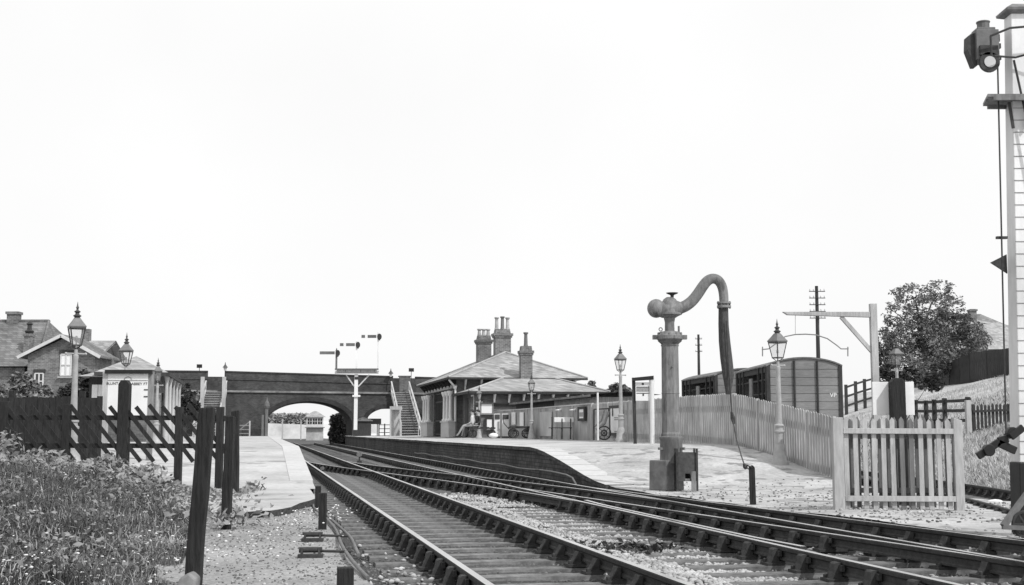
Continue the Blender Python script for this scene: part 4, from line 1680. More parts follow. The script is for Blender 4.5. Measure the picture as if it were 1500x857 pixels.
for i in range(10):
    a = 2 * math.pi * i / 10 + .2
    m.lathe([(.022, zc1 + .1), (.022, zc1 + .185), (.01, zc1 + .2)], 6, (.25 * math.cos(a), .25 * math.sin(a), 0))
m.build('collar', 'crane', r, smooth=35)
m = MB()
zn1 = q(0, 466)[1]
m.lathe([(.105, zc1 + .2), (.1, zn1 - .1), (.12, zn1), (.17, zn1 + .03), (.17, zn1 + .07)], 14)
m.build('neck', 'crane', r, smooth=40)
hx, hz = q(988, 452)
m = MB()
m.tube([(-.3, 0, hz - .04), (-.18, 0, hz - .03), (-.02, 0, hz - .01), (.14, 0, hz), (.26, 0, hz)], [.1, .17, .2, .18, .13], 16)
m.lathe([(.16, zn1 + .04), (.2, hz - .14), (.24, hz - .13), (.24, hz - .09), (.2, hz - .08), (.19, hz + .1), (.13, hz + .2), (.07, hz + .24)], 16, (.01, 0, 0))
m.build('valve_body', 'crane', r, smooth=60)
m = MB()
bx_, bz_ = q(961, 452)
m.sphere((bx_, -.02, bz_), .2, 18, 12, (.95, .95, 1))
m.build('counterweight', 'crane', r, smooth=70)
m = MB()
tx, tz = q(984.5, 431)
m.lathe([(.03, tz - .08), (.04, tz - .02), (.12, tz + .015), (.13, tz + .03), (.02, tz + .035)], 14, (tx, 0, 0))
m.build('hand_wheel', 'iron', r, smooth=40)
path = [(995, 452), (1005, 448), (1014, 441), (1022, 431), (1029, 420), (1036, 411), (1044, 407.5), (1052, 410), (1057.5, 418), (1060, 430), (1060.5, 444)]
pp = [(q(a, b)[0], 0, q(a, b)[1]) for a, b in path]
# smooth the path
for _ in range(2):
    sm = [pp[0]]
    for a, b in zip(pp[:-1], pp[1:]):
        sm += [tuple(a[k] * .75 + b[k] * .25 for k in range(3)), tuple(a[k] * .25 + b[k] * .75 for k in range(3))]
    pp = sm + [pp[-1]]
m = MB()
m.tube(pp, [.125 - .03 * i / len(pp) for i in range(len(pp))], 18)
m.build('swan_neck_pipe', 'crane', r, smooth=60)
fx_, fz_ = q(1060.5, 446)
m = MB()
m.lathe([(.1, fz_ - .08), (.15, fz_ - .07), (.15, fz_ - .025), (.11, fz_ - .02), (.11, fz_ + .01), (.15, fz_ + .015), (.15, fz_ + .05), (.1, fz_ + .055)], 12, (fx_, 0, 0))
for i in range(6):
    a = math.pi / 3 * i
    m.lathe([(.015, fz_ - .09), (.015, fz_ + .07)], 6, (fx_ + .125 * math.cos(a), .125 * math.sin(a), 0))
m.build('hose_flange', 'crane', r, smooth=40)
m = MB()
hp = [(1060, 450), (1060, 475), (1061, 500), (1063, 525), (1065.5, 548), (1066, 562), (1066.5, 578)]
rr = [.095, .105, .12, .125, .118, .085, .05]
vs, fs = [], []
for i, ((a, b), rad) in enumerate(zip(hp, rr)):
    X, Z = q(a, b)
    for j in range(14):
        t = 2 * math.pi * j / 14
        k = rad * (1 + .16 * math.sin(3 * t + .4 * i) + .06 * math.sin(5 * t - i))
        vs.append((X + k * math.cos(t), k * .75 * math.sin(t), Z))
for i in range(len(hp) - 1):
    for j in range(14):
        fs.append((i * 14 + j, i * 14 + (j + 1) % 14, i * 14 + 14 + (j + 1) % 14, i * 14 + 14 + j))
fs.append(tuple(range(84, 98)))
m.add(vs, fs)
m.build('leather_hose', 'leather', r, smooth=60)
m = MB()
rope = [(1064, 470, -.13), (1066, 520, -.13), (1069, 560, -.11), (1071, 590, -.1), (1073, 612, -.2), (1078, 640, -.9), (1086, 668, -2.0), (1091, 683, -3.0), (1098, 688, -4.3)]
m.tube([(P(a, b, WY + d)[0] - wx, d, P(a, b, WY + d)[1] + .05) for a, b, d in rope], .013, 6)
for c, l in ((4, .26), (7, .1)):
    a, b, d = rope[c]
    X, Z = P(a, b, WY + d)
    m.tube([(X - wx - .02, d, Z + .05 + l / 2), (X - wx + .01, d, Z + .05), (X - wx + .03, d, Z + .05 - l / 2)], [.02, .05, .03], 7)
m.build('pull_chain', 'iron', r)

# brazier beside the crane
x_, _ = P(1005, 700, 26.6)
r = thing('brazier', 'dark iron frost brazier on legs with an open stoke hole, beside the crane plinth', 'brazier', (x_, 26.6, -.05))
m = MB()
a, b = .19, .17
m.add([(-a, -b, .2), (a, -b, .2), (a, b, .2), (-a, b, .2), (-a, -b, .78), (a, -b, .78), (a, b, .78), (-a, b, .78)], [(1, 2, 6, 5), (2, 3, 7, 6), (3, 0, 4, 7), (3, 2, 1, 0)])
m.add([(-a, -b, .35), (-.04, -b, .35), (.06, -b, .35), (a, -b, .35), (-a, -b, .2), (-.04, -b, .2), (.06, -b, .2), (a, -b, .2), (-a, -b, .78), (a, -b, .78)], [(0, 1, 2, 3, 9, 8), (4, 5, 1, 0), (6, 7, 3, 2)])
m.build('body', 'rust', r, norm=False)
m = MB()
m.box((.01, -.05, .22), (.3, .2, .05))
m.build('ash_bed', 'stone', r)
for i, j in ((-1, -1), (1, -1), (1, 1), (-1, 1)):
    m = MB()
    m.bar((i * (a + .012), j * (b + .012), 0), (i * (a + .012), j * (b + .012), .86), .04)
    m.build('leg', 'iron', r)
m = MB()
m.box((.12, -.24, .2), (.09, .03, .4))
m.build('loose_plate', 'crane', r)

x_, _ = P(1103, 734, 22.0)
r = thing('chain_post', 'short dark post with an iron hook that the water crane chain runs down to', 'post', (x_, 22.0, -.07))
m = MB()
m.prism([(-.045, -.2), (.05, -.2), (.035, .62), (.0, .66), (-.055, .63)], 'y', -.05, .05)
m.build('stake', 'oldpost', r, bevel=.006)
m = MB()
m.tube([(-.02, -.06, .62), (-.1, -.06, .66), (-.12, -.06, .6)], .014, 6)
m.build('hook', 'iron', r)

# pipe along the platform face
m = MB()
pl_ = [T(7.3, t, .12 + .02 * math.sin(t)) for t in frange(30.6, 62, 1.5)]
m.tube([T(7.35, 29.4, -.25), T(7.33, 30.1, .05)] + [(p[0], p[1], p[2]) for p in pl_], .025, 7)
o = m.build('pipe', 'midgrey', smooth=60)
tag(o, 'thin water pipe clipped along the brick face of the right platform', 'pipe')

# ------------------------------------------------------------------ tall signal post at the right edge
PY_ = 15.5
bx0, _ = P(1507, 770, PY_)
r = thing('signal_post', 'tall white square signal post with black foot at the right edge of the picture', 'signal', (bx0, PY_, -.05), 0)
pz = lambda py: P(1490, py, PY_)[1] + .05
U = PY_ / F
zb_, zt_ = pz(677), pz(24)
m = MB()
m.box((0, 0, (zb_ + zt_) / 2), (.30, .30, zt_ - zb_), 0, taper=.78)
shear = lambda mm: [(x + .019 * max(0, z), y, z) for x, y, z in mm.v]
m.v = shear(m)
m.build('mast', 'postwhite', r, bevel=.01)
m = MB()
m.box((0, 0, (zb_ - .5) / 2), (.315, .315, zb_ + .5), 0)
m.v = shear(m)
m.build('mast_foot', 'black', r, bevel=.01)
m = MB()
m.lathe([(.17, zt_), (.26, zt_ + .03), (.27, zt_ + .06), (.13, zt_ + .13), (.02, zt_ + .15)], 4, a0=math.pi / 4)
m.v = shear(m)
m.build('cap', 'crane', r)
# ladder on the face towards the camera
m = MB()
for x in (.185,):
    m.bar((x, -.17, .2), (x - .02, -.15, zt_ - 1.0), .03, .012)
z = zb_ + .1
while z < zt_ - 1:
    f = (z - .2) / (zt_ - 1.1)
    hw = .15 * (1 - .22 * min(1, max(0, (z - zb_) / (zt_ - zb_)))) + .004
    m.bar((-hw, -hw, z), (hw, -hw, z), .006, .006)
    z += .15
m.v = shear(m)
m.build('ladder', 'crane', r)
# staging bracket
zs = pz(152)
m = MB()
m.prism([(-.41, -.34), (.4, -.34), (.4, .12), (-.3, .12)], 'z', zs, zs + .035)
for a, b in (((-.34, -.32), (.4, -.32)), ((-.25, .1), (.4, .1))):
    m.bar((a[0], a[1], zs - .02), (b[0], b[1], zs - .02), .04, .04)
m.build('staging', 'crane', r)
m = MB()
m.bar((-.1, -.2, zs - .03), (-.05, -.17, zs - .35), .03)
m.bar((.2, -.2, zs - .03), (.1, -.17, zs - .35), .03)
for z in (pz(60),):
    m.tube([(-.33, -.3, z - .03), (-.1, -.33, z + .06), (.35, -.33, z + .1)], .014, 6)
    m.tube([(-.33, -.3, z - .03), (-.33, -.3, z - .28)], .013, 6)
    m.tube([(.1, -.33, z + .08), (.1, -.33, zs + .03)], .012, 6)
    m.tube([(-.3, -.3, z - .28), (.0, -.2, z - .27), (.32, -.3, z - .2)], .013, 6)
m.build('handrail', 'iron', r)
# lamp case and spectacle
lx, lz = P(1437, 70, PY_)
lx_ = (lx - bx0) + .0
zl = lz + .05
m = MB()
m.box((lx_ + .03, -.02, zl - .0), (.28, .27, .38), R(0))
m.box((lx_ + .03, -.02, zl + .2), (.22, .22, .05))
m.lathe([(.075, zl + .2), (.075, zl + .3), (.085, zl + .31), (.085, zl + .325), (.02, zl + .33)], 12, (lx_ + .03, -.02, 0))
m.build('lamp_case', 'midgrey', r, bevel=.006)
m = MB()
zz2 = P(1440, 97, PY_)[1] + .05
ring = []
for k in range(22):
    a = 2 * math.pi * k / 22
    ring.append((lx_ + .03 + .125 * math.cos(a), zz2 + .125 * math.sin(a)))
m.prism(ring, 'y', -.19, -.15)
m.prism([(lx_ - .19, zl + .12), (lx_ - .11, zl + .16), (lx_ - .09, zz2 - .02), (lx_ - .13, zz2 - .02), (lx_ - .2, zl - .05)], 'y', -.1, .05)
m.box((lx_ + .03, -.16, zz2 + .15), (.22, .06, .12))
m.build('spectacle', 'iron', r)
m = MB()
m.prism([(lx_ + .03 + .07 * math.cos(2 * math.pi * k / 18), zz2 + .07 * math.sin(2 * math.pi * k / 18)) for k in range(18)], 'y', -.2, -.192)
m.build('spectacle_glass', 'cream', r)
m = MB()
m.bar((lx_ + .12, 0, zl + .02), (-.1, 0, zl + .02), .05, .06)
m.bar((lx_ + .12, 0, zl - .13), (-.1, 0, zl - .13), .04, .05)
m.box((-.17, -.03, zl + .1), (.07, .12, .09))
m.build('lamp_bracket', 'iron', r)
# down rod, weights, arrow plate
m = MB()
xr = P(1464, 400, PY_ - .14)[0] - bx0
xt_ = P(1461.5, 95, PY_ - .14)[0] - bx0
m.tube([(xt_, -.14, zz2 + .02), (xr, -.14, pz(640))], .01, 6)
m.tube([(-.02, -.2, pz(95)), (.26, -.25, pz(300))], .014, 6)
m.box((xr + .06, -.1, pz(350)), (.13, .05, .03))
m.box((xr, -.14, pz(645)), (.045, .045, .16))
m.build('down_rod', 'iron', r)
m = MB()
m.prism([(-.14, pz(373)), (-.14, pz(401)), (-.34, pz(385))], 'y', -.03, -.005)
m.build('arrow_plate', 'iron', r)
m = MB()
cx_ = lambda px: P(px, 640, PY_ - .28)[0] - bx0
m.bar((cx_(1431), -.28, pz(668)), (cx_(1463), -.28, pz(647)), .05, .085)
m.bar((cx_(1461), -.28, pz(648)), (cx_(1487), -.28, pz(660)), .05, .09)
m.bar((cx_(1462), -.28, pz(646)), (cx_(1476), -.28, pz(642)), .05, .09)
m.bar((cx_(1478), -.33, pz(640)), (cx_(1497), -.33, pz(626)), .05, .085)
for px, py in ((1447, 659), (1482, 634)):
    ring = [(cx_(px) + .066 * math.cos(2 * math.pi * k / 18), pz(py) + .07 * math.sin(2 * math.pi * k / 18)) for k in range(18)]
    m.prism(ring, 'y', -.335, -.235)
m.build('balance_lever', 'black', r, bevel=.006)
m = MB()
m.bar((cx_(1456), -.45, pz(767)), (cx_(1500), -.3, pz(722)), .05, .07)
m.bar((cx_(1455), -.45, pz(768)), (cx_(1505), -.45, pz(770)), .05, .05)
m.build('foot_strut', 'midgrey', r)
m = MB()
c0 = (cx_(1489), -.42, pz(764))
m.tube([(c0[0] + .14 * math.cos(a), c0[1], c0[2] + .14 * math.sin(a)) for a in [2 * math.pi * i / 20 for i in range(20)]], .02, 6, closed=True)
for i in range(6):
    a = math.pi * i / 3
    m.bar(c0, (c0[0] + .13 * math.cos(a), c0[1], c0[2] + .13 * math.sin(a)), .018)
m.build('wire_pulley', 'iron', r)

# ------------------------------------------------------------------ cattle wagons
def wagon(label, loc, rz, Lw, ends=True):
    r = thing('cattle_wagon', label, 'railway wagon', loc, rz, 'wagons in the siding')
    W = 2.42
    ze, zp, zf = 3.24, 3.5, 1.02
    arc = [(W / 2 * 1.03 * math.sin(a), ze - .02 + (zp - ze) * (math.cos(a) - math.cos(.9)) / (1 - math.cos(.9))) for a in [(-1 + i / 8) * .9 for i in range(17)]]
    k = W / 2 * 1.03 / arc[-1][0]
    arc = [(x * k, z) for x, z in arc]
    m = MB()
    top = [(x, z + .05) for x, z in arc]
    m.prism(arc + top[::-1], 'y', -.08, Lw + .08)
    m.build('roof', 'darkslate', r)
    zl = 1.05
    for y, nm in ((0.0, 'end_wall'), (Lw, 'end_wall')):
        m = MB()
        z = zf
        nb = 9
        hb = (ze + .16 - zf) / nb
        for i in range(nb):
            z0, z1 = zf + i * hb, zf + (i + 1) * hb - .014
            if i < nb - 1:
                m.box((0, y, (z0 + z1) / 2), (W, .06, z1 - z0))
                m.box((0, y + (.02 if y == 0 else -.02), z1), (W - .02, .02, .05))
            else:
                poly = [(-W / 2, z0), (W / 2, z0)] + [(x * .975, zq - .004) for x, zq in arc[::-1] if zq > z0 + .02]
                m.prism(poly, 'y', y - .03, y + .03)
        o = m.build(nm, 'plank', r)
        m = MB()
        s = -1 if y == 0 else 1
        for x in (-.33, .42):
            m.bar((x, y + s * .06, zf - .1), (x, y + s * .06, ze + .17), .05, .07)
        for x in (-W / 2 + .03, W / 2 - .03):
            m.bar((x, y + s * .045, zf), (x, y + s * .045, ze), .12, .05)
        m.build('end_stanchion', 'darkwood', r)
    for s in (-1, 1):
        m = MB()
        x = s * (W / 2 - .03)
        for i in range(4):
            m.box((x, Lw / 2, zf + .1 + i * .22), (.05, Lw - .07, .2))
        m.box((x, Lw / 2, ze - .1), (.05, Lw - .07, .2))
        m.box((x, Lw / 2, 2.35), (.05, Lw - .07, .05))
        m.box((x, Lw / 2, 2.8), (.05, Lw - .07, .05))
        for y in (.12, .7, 1.35, Lw - 1.35, Lw - .7, Lw - .12):
            m.box((x + s * .03, y, (zf + ze) / 2), (.07, .1, ze - zf))
        m.build('side_wall', 'darkwood', r)
        m = MB()
        m.box((x + s * .035, Lw / 2, 1.6), (.05, 1.5, 1.15))
        m.box((x + s * .035, Lw / 2, 2.55), (.05, .45, .75))
        m.build('door', 'plank', r)
    m = MB()
    m.box((0, Lw / 2, zf - .02), (W - .1, Lw - .1, .06))
    m.box((0, Lw / 2, 2.2), (.06, Lw - .2, 2.2))  # upright black sheet along the middle, behind the side openings
    m.build('floor_and_sheet', 'black', r)
    m = MB()
    for x in (-.85, .85):
        m.box((x, Lw / 2, .86), (.1, Lw, .22))
    for y in (.0, Lw):
        m.box((0, y, .86), (W - .1, .1, .26))
    m.build('underframe', 'iron', r)
    for y in (Lw * .25, Lw * .75):
        for x in (-.75, .75):
            m = MB()
            m.prism([(y + .46 * math.cos(2 * math.pi * k / 22), .47 + .46 * math.sin(2 * math.pi * k / 22)) for k in range(22)], 'x', x - .06, x + .06)
            m.build('wheel', 'iron', r)
    for y, s in ((0, -1), (Lw, 1)):
        for x in (-.87, .87):
            m = MB()
            m.tube([(x, y, .98), (x, y + s * .45, .98)], .07, 8)
            m.tube([(x, y + s * .45, .98), (x, y + s * .5, .98)], .2, 14)
            m.build('buffer', 'iron', r)
    m = MB()
    m.tube([(.05, -.05, 1.5), (.08, -.12, 1.3), (.1, -.14, 1.1), (.05, -.2, .9)], .035, 6)
    m.tube([(.15, -.06, 1.45), (.15, -.12, 1.2)], .025, 6)
    m.build('coupling_hose', 'iron', r)
    return r


wxn = (P(1123, 540, 42)[0] + P(1232, 540, 42)[0]) / 2
wg = wagon('nearer wooden cattle wagon with plain planked end lettered in white', (wxn, 42, 0.04), R(0.5), 5.4)
text_mesh('VP', .2, 'lettering', 'white', wg, (.93, -.034, 2.28), (math.pi / 2, 0, 0), .003)
wagon('farther cattle wagon coupled behind the lettered one, half hidden by the water crane hose', (P(1092, 540, 49)[0], 48.9, 0.02), R(5.5), 5.4)

# ------------------------------------------------------------------ loading gauge
LY = 46.5
lx0, _ = P(1281.5, 560, LY)
r = thing('loading_gauge', 'pale timber loading gauge gallows with a curved iron hung from its arm over the wagon', 'loading gauge', (lx0, LY, -.2))
l = lambda px, py: (P(px, py, LY)[0] - lx0, P(px, py, LY)[1] + .2)
m = MB()
m.bar((.02, 0, -.3), (l(1278.5, 445)[0], 0, l(1279, 445)[1]), .24, .24)
m.build('post', 'palepost', r, bevel=.01)
m = MB()
a, b = l(1150, 459), l(1287, 461)
z1 = l(1150, 457)[1]
m.prism([(l(1146, 457)[0], l(0, 457)[1]), (l(1153, 461)[0], l(0, 461.5)[1]), (l(1274, 465)[0], l(0, 465)[1]), (l(1274, 457)[0], l(0, 457)[1])], 'y', -.1, .1)
m.bar((l(1283, 0)[0], 0, l(0, 460)[1]), (l(1289, 0)[0], 0, l(0, 460)[1]), .1, .2)
m.build('arm', 'palepost', r, bevel=.01)
m = MB()
a, b = l(1232, 464), l(1278, 516)
m.bar((a[0], 0, a[1]), (b[0], 0, b[1]), .12, .14)
m.build('brace', 'palepost', r, bevel=.008)
m = MB()
arc = [(1116, 512), (1126, 511), (1137, 503), (1150, 493), (1165, 490), (1180, 489.5), (1195, 490.5), (1212, 496), (1226, 506), (1232, 511), (1243, 511)]
m.tube([(l(a, b)[0], 0, l(a, b)[1]) for a, b in arc], .022, 6)
for px in (1117, 1242):
    m.tube([(l(px, 508)[0], 0, l(px, 508)[1]), (l(px, 522)[0], 0, l(px, 522)[1])], .022, 6)
for px, py in ((1165, 490), (1200, 491)):
    m.tube([(l(px, 461)[0], 0, l(px, 461)[1]), (l(px, py)[0], 0, l(px, py)[1])], .008, 5)
m.build('gauge_iron', 'wire', r)


# ------------------------------------------------------------------ telegraph poles
def tpole(label, px, ptop, Y, arms, zb, wd):
    X, zt = P(px, ptop, Y)
    r = thing('telegraph_pole', label, 'telegraph pole', (X, Y, zb), 0, 'telegraph poles')
    h = zt - zb
    m = MB()
    m.tube([(0, 0, -.5), (0, 0, h)], [.17, .1], 8)
    m.build('mast', 'darkwood', r)
    for i in range(arms):
        z = h - .35 - i * .42 if arms > 4 else h - .4 - i * .55
        m = MB()
        m.box((0, -.12, z), (wd, .05, .05))
        for x in (-.45, -.22, .22, .45):
            m.lathe([(.012, -.01), (.035, .05), (.04, .1), (.02, .14)], 7, (x * wd, -.12, z + .02), mi=1)
        m.build('cross_arm', ['darkwood', 'cream'], r)
    return r


tpole('taller telegraph pole with many cross arms rising over the near wagon', 1196, 419, 80, 5, .0, 1.0)
tpole('thin distant telegraph pole just right of the water crane column', 1023, 490, 112, 3, .0, .6)

# ------------------------------------------------------------------ fences on the right bank
def rail_fence(name, label, x0p, x1p, Y0, Y1, hgt, rails, posts, mat, postw=.14, slope=True):
    a = (P(x0p, 600, Y0)[0], Y0)
    b = (P(x1p, 600, Y1)[0], Y1)
    z0 = hY(*a)
    r = thing(name, label, 'fence', (a[0], a[1], z0))
    zf = lambda f: hY(a[0] + (b[0] - a[0]) * f, a[1] + (b[1] - a[1]) * f) - z0
    for z in rails:
        m = MB()
        for i in range(8):
            f, f2 = i / 8, (i + 1) / 8 - .001
            m.bar(((b[0] - a[0]) * f, (b[1] - a[1]) * f - .06, zf(f) + z), ((b[0] - a[0]) * f2, (b[1] - a[1]) * f2 - .06, zf(f2) + z), .06, .11)
        m.build('rail', mat, r)
    for f in posts:
        m = MB()
        m.box(((b[0] - a[0]) * f, (b[1] - a[1]) * f, zf(f) + hgt / 2 - .1), (postw, postw, hgt + .2 + random.uniform(-.05, .05)))
        m.build('post', mat, r)
    return r


rail_fence('rail_fence', 'weathered post and rail fence on the bank right of the stop board', 1340, 1421, 52, 44.6, 1.3, (.5, .85, 1.2), (.02, .23, .39, .58, .97), 'darkwood')
rail_fence('rail_fence', 'dark post and rail fence between the wagon end and the loading gauge post', 1240, 1284, 76, 77, 1.75, (.5, 1.05, 1.6), (0, .32, .62, .97), 'darkwood', .16)
a = (P(1424, 600, 44.5)[0], 44.5)
b = (P(1500, 600, 44.5)[0], 44.5)
paling_fence('paling_fence', 'dark upright paling fence high on the bank beside the tall white post', [(a[0], a[1], hY(*a) - .1, hY(*a) + 1.02), (b[0], b[1], hY(*b) - .1 - .25, hY(*b) + .62)], .13, .085, 'darkwood', 'darkwood', 1.3, .06, jitter=.03)
m = MB()
x_, _ = P(1418, 600, 44)
o = m.box((0, 0, .55), (.17, .17, 1.5)).build('post', 'palepost', loc=(x_, 44, hY(x_, 44) - .1), bevel=.01)
tag(o, 'pale square post where the rail fence meets the dark palings on the bank', 'post')
pts = [(31.5, 66, 4.0, 5.9), (29.3, 75, 4.15, 6.0)] + [(P(px, 600, Y)[0], Y, P(px, pb, Y)[1], P(px, pt, Y)[1]) for px, Y, pt, pb in ((1430, 79, 516, 553), (1392, 85, 530, 564), (1357, 94, 552, 570), (1330, 104, 566, 590))]
paling_fence('board_fence', 'tall dark boarded fence curving along the top of the bank below the tree', [(x, y, zb - .5, zt) for x, y, zb, zt in pts], .2, .17, 'darkwood', 'darkwood', 2.4, .0, jitter=.01)
# small dark heap / finial post on that fence
x, y = 28.35, 80
# house behind
HYr = 105.0
hx0 = P(1452, 520, HYr)[0]
r = thing('house', 'house beyond the bank on the right showing a pale roof with two chimney pots', 'house', (hx0, HYr, 3.0))
hh = lambda px, py: (P(px, py, HYr)[0] - hx0, P(px, py, HYr)[1] - 3.0)
ze, zr_ = hh(0, 512)[1], hh(0, 455)[1]
m = MB()
m.box((0, 3, ze / 2 - .5), (hh(1515, 0)[0] - hh(1385, 0)[0] - 1, 6, ze + 1))
m.build('wall', 'housebrick', r)
m = MB()
xa, xb = hh(1385, 0)[0], hh(1520, 0)[0]
m.add([(xa, -.4, ze), (xb, -.4, ze), (xb, 6.4, ze), (xa, 6.4, ze), (hh(1398, 0)[0], 3, zr_), (hh(1462, 0)[0], 3, zr_), (hh(1500, 0)[0], 3, zr_ - .9), (xb, 3, zr_ - 1.2)], [(0, 1, 7, 6, 5, 4), (1, 2, 7), (2, 3, 4, 5, 6, 7), (3, 0, 4), (3, 2, 1, 0)])
m.build('roof', 'slate', r)
for px, py, w in ((1397, 447, .7), (1443, 449, .5)):
    m = MB()
    X, Z = hh(px, py)
    m.box((X, 3, (Z + zr_) / 2 - .4), (w, .7, Z - zr_ + .9))
    m.box((X, 3, Z - .05), (w * 1.25, .9, .14))
    c = m.build('chimney', 'chimbrick', r)

# ------------------------------------------------------------------ bracket signal by the bridge
BY = 110.0
sx0, _ = P(521, 640, BY)
r = thing('bracket_signal', 'white bracket signal post carrying three semaphore arms in front of the road bridge', 'signal', (sx0, BY, .55))
b_ = lambda px, py: (P(px, py, BY)[0] - sx0, P(px, py, BY)[1] - .55)
m = MB()
m.bar((b_(520.5, 640)[0], 0, 0.0), (b_(522, 548)[0], 0, b_(0, 548)[1]), .28, .28)
m.box((b_(521.5, 0)[0], 0, b_(0, 580)[1]), (.62, .5, .16))
m.build('mast', 'white', r)
m = MB()
m.box((b_(520.5, 0)[0], 0, b_(0, 635)[1]), (.32, .32, .6))
m.box((b_(521.8, 0)[0], -.02, b_(0, 554)[1]), (.31, .31, .22))
m.build('mast_band', 'iron', r)
m = MB()
x0, x1 = b_(490, 0)[0], b_(554, 0)[0]
m.box(((x0 + x1) / 2, -.25, b_(0, 541)[1]), (x1 - x0, .12, .12))
m.box(((x0 + x1) / 2, -.25, b_(0, 546.5)[1]), (x1 - x0, .12, .1))
m.box(((x0 + x1) / 2, 0, b_(0, 543.8)[1]), (x1 - x0, .5, .05))
m.build('staging', 'midgrey', r)
m = MB()
m.box(((x0 + x1) / 2, -.27, b_(0, 543.8)[1]), (x1 - x0 - .3, .04, .2))
m.build('staging_panel', 'crane', r)
m = MB()
for a, b in (((507, 549), (519, 566)), ((541, 549), (525, 566)), ((519, 566), (525, 566))):
    A, B = b_(*a), b_(*b)
    m.bar((A[0], 0, A[1]), (B[0], 0, B[1]), .1)
m.build('brace', 'cream', r)
for px, top, mat, stripe in ((493, 515, 'midgrey', False), (522.5, 503, 'postwhite', True), (554, 491, 'postwhite', True)):
    m = MB()
    X, Z = b_(px, top)
    zb0 = b_(0, 542)[1]
    m.bar((X, 0, zb0), (X, 0, Z + .05), .15 if not stripe else .12)
    m.lathe([(.1, Z + .05), (.1, Z + .09), (.04, Z + .14), (.06, Z + .2), (.005, Z + .32)], 8, (X, 0, 0))
    m.build('doll_post', mat, r)
    za = Z - .12
    m = MB()
    m.box((X - .78, -.14, za), (1.28, .03, .26))
    arm = m.build('semaphore_arm', 'midgrey', r)
    if stripe:
        m = MB()
        m.box((X - 1.0, -.16, za), (.22, .01, .262))
        m.build('arm_stripe', 'white', arm)
    m = MB()
    ring = [(X + .12 + .2 * math.cos(2 * math.pi * k / 14), za - .02 + .27 * math.sin(2 * math.pi * k / 14)) for k in range(14)]
    m.prism(ring, 'y', -.18, -.1)
    m.box((X + .05, .12, za - .12), (.2, .2, .4))
    m.build('spectacle', 'iron', r)

# ------------------------------------------------------------------ road bridge
BX, BYc = P(455, 640, 122)[0], 122.0
r = thing('road_bridge', 'dark brick road bridge with a wide flat arch spanning the lines', 'bridge', (BX, BYc, 0), TH)
AR = [(-.15, 4.05, 1.55, 2.4), (8.05, 2.75, 2.05, 1.35)]


def lb(x):
    for c, h, sp, rise in AR:
        if abs(x - c) < h:
            return sp + rise * math.sqrt(max(0, 1 - ((x - c) / h) ** 2)) ** 0.9
    return -.5


def ent(x0, x1, ub, step=.3):
    xs = set(frange(x0, x1, step))
    L = []
    for c, h, sp, rise in AR:
        for i in range(33):
            a = math.pi * i / 32
            x = c - h * math.cos(a)
            if x0 < x < x1:
                xs.add(x)
    for x in sorted(xs):
        e = None
        for c, h, sp, rise in AR:
            if abs(x - (c - h)) < 1e-6:
                e = [(x, -.5), (x, sp)]
            if abs(x - (c + h)) < 1e-6:
                e = [(x, sp), (x, -.5)]
        if e is None:
            e = [(x, lb(x))]
        for q in e:
            L.append((q[0], q[1], ub(x)))
    return L


def wall(mb, L, y0, y1, mi_in=0):
    for (xa, la, ua), (xb, lb_, ub_) in zip(L[:-1], L[1:]):
        if xb - xa > 1e-6:
            mb.add([(xa, y0, la), (xb, y0, lb_), (xb, y0, ub_), (xa, y0, ua)], [(0, 1, 2, 3)])
            mb.add([(xa, y1, la), (xb, y1, lb_), (xb, y1, ub_), (xa, y1, ua)], [(3, 2, 1, 0)])
            mb.add([(xa, y0, ua), (xb, y0, ub_), (xb, y1, ub_), (xa, y1, ua)], [(0, 1, 2, 3)])
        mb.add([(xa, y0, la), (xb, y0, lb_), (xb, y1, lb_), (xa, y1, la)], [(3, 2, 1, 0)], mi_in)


zstr = lambda x: 4.72 - .006 * x
m = MB()
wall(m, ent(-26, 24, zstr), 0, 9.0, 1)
m.build('spandrel_wall', ['bridgebrick', 'bridgedark'], r, norm=False)  # arch insides take the darker brick, their shade put into its colour
m = MB()
for a, b in zip(frange(-26, 24, 2)[:-1], frange(-26, 24, 2)[1:]):
    m.bar((a, 0.0, zstr(a) + .08), (b, 0.0, zstr(b) + .08), .3, .18)
m.build('string_course', 'bridgestone', r)
ztop = lambda x: 6.62 - .022 * (x + 8) if x > -8 else 6.62
for xa, xb in ((-26, -9.6), (-8.0, 7.75), (9.9, 24)):
    m = MB()
    fr = frange(xa, xb, 1.5)
    for a, b in zip(fr[:-1], fr[1:]):
        m.add([(a, .06, zstr(a) + .17), (b, .06, zstr(b) + .17), (b, .06, ztop(b)), (a, .06, ztop(a)), (a, .5, zstr(a) + .17), (b, .5, zstr(b) + .17), (b, .5, ztop(b)), (a, .5, ztop(a))], [(0, 1, 2, 3), (7, 6, 5, 4), (3, 2, 6, 7), (0, 3, 7, 4), (1, 5, 6, 2)])
    m.build('parapet', 'bridgebrick', r, norm=False)
for xa, xb in ((-26, -9.6), (-8.0, 7.75), (9.9, 24)):
    m = MB()
    fr = frange(xa, xb, 2.5)
    for a, b in zip(fr[:-1], fr[1:]):
        m.bar((a, .28, ztop(a) + .07), (b, .28, ztop(b) + .07), .56, .14)
    m.build('coping', 'bridgedark', r)
    m = MB()
    for a, b in zip(fr[:-1], fr[1:]):
        m.bar((a, .03, ztop(a) - .62), (b, .03, ztop(b) - .62), .1, .1)
    m.build('moulding', 'bridgebrick', r)
m = MB()
m.box((-1, 8.75, 5.6), (50, .45, 1.9))
m.build('far_parapet', 'bridgebrick', r)
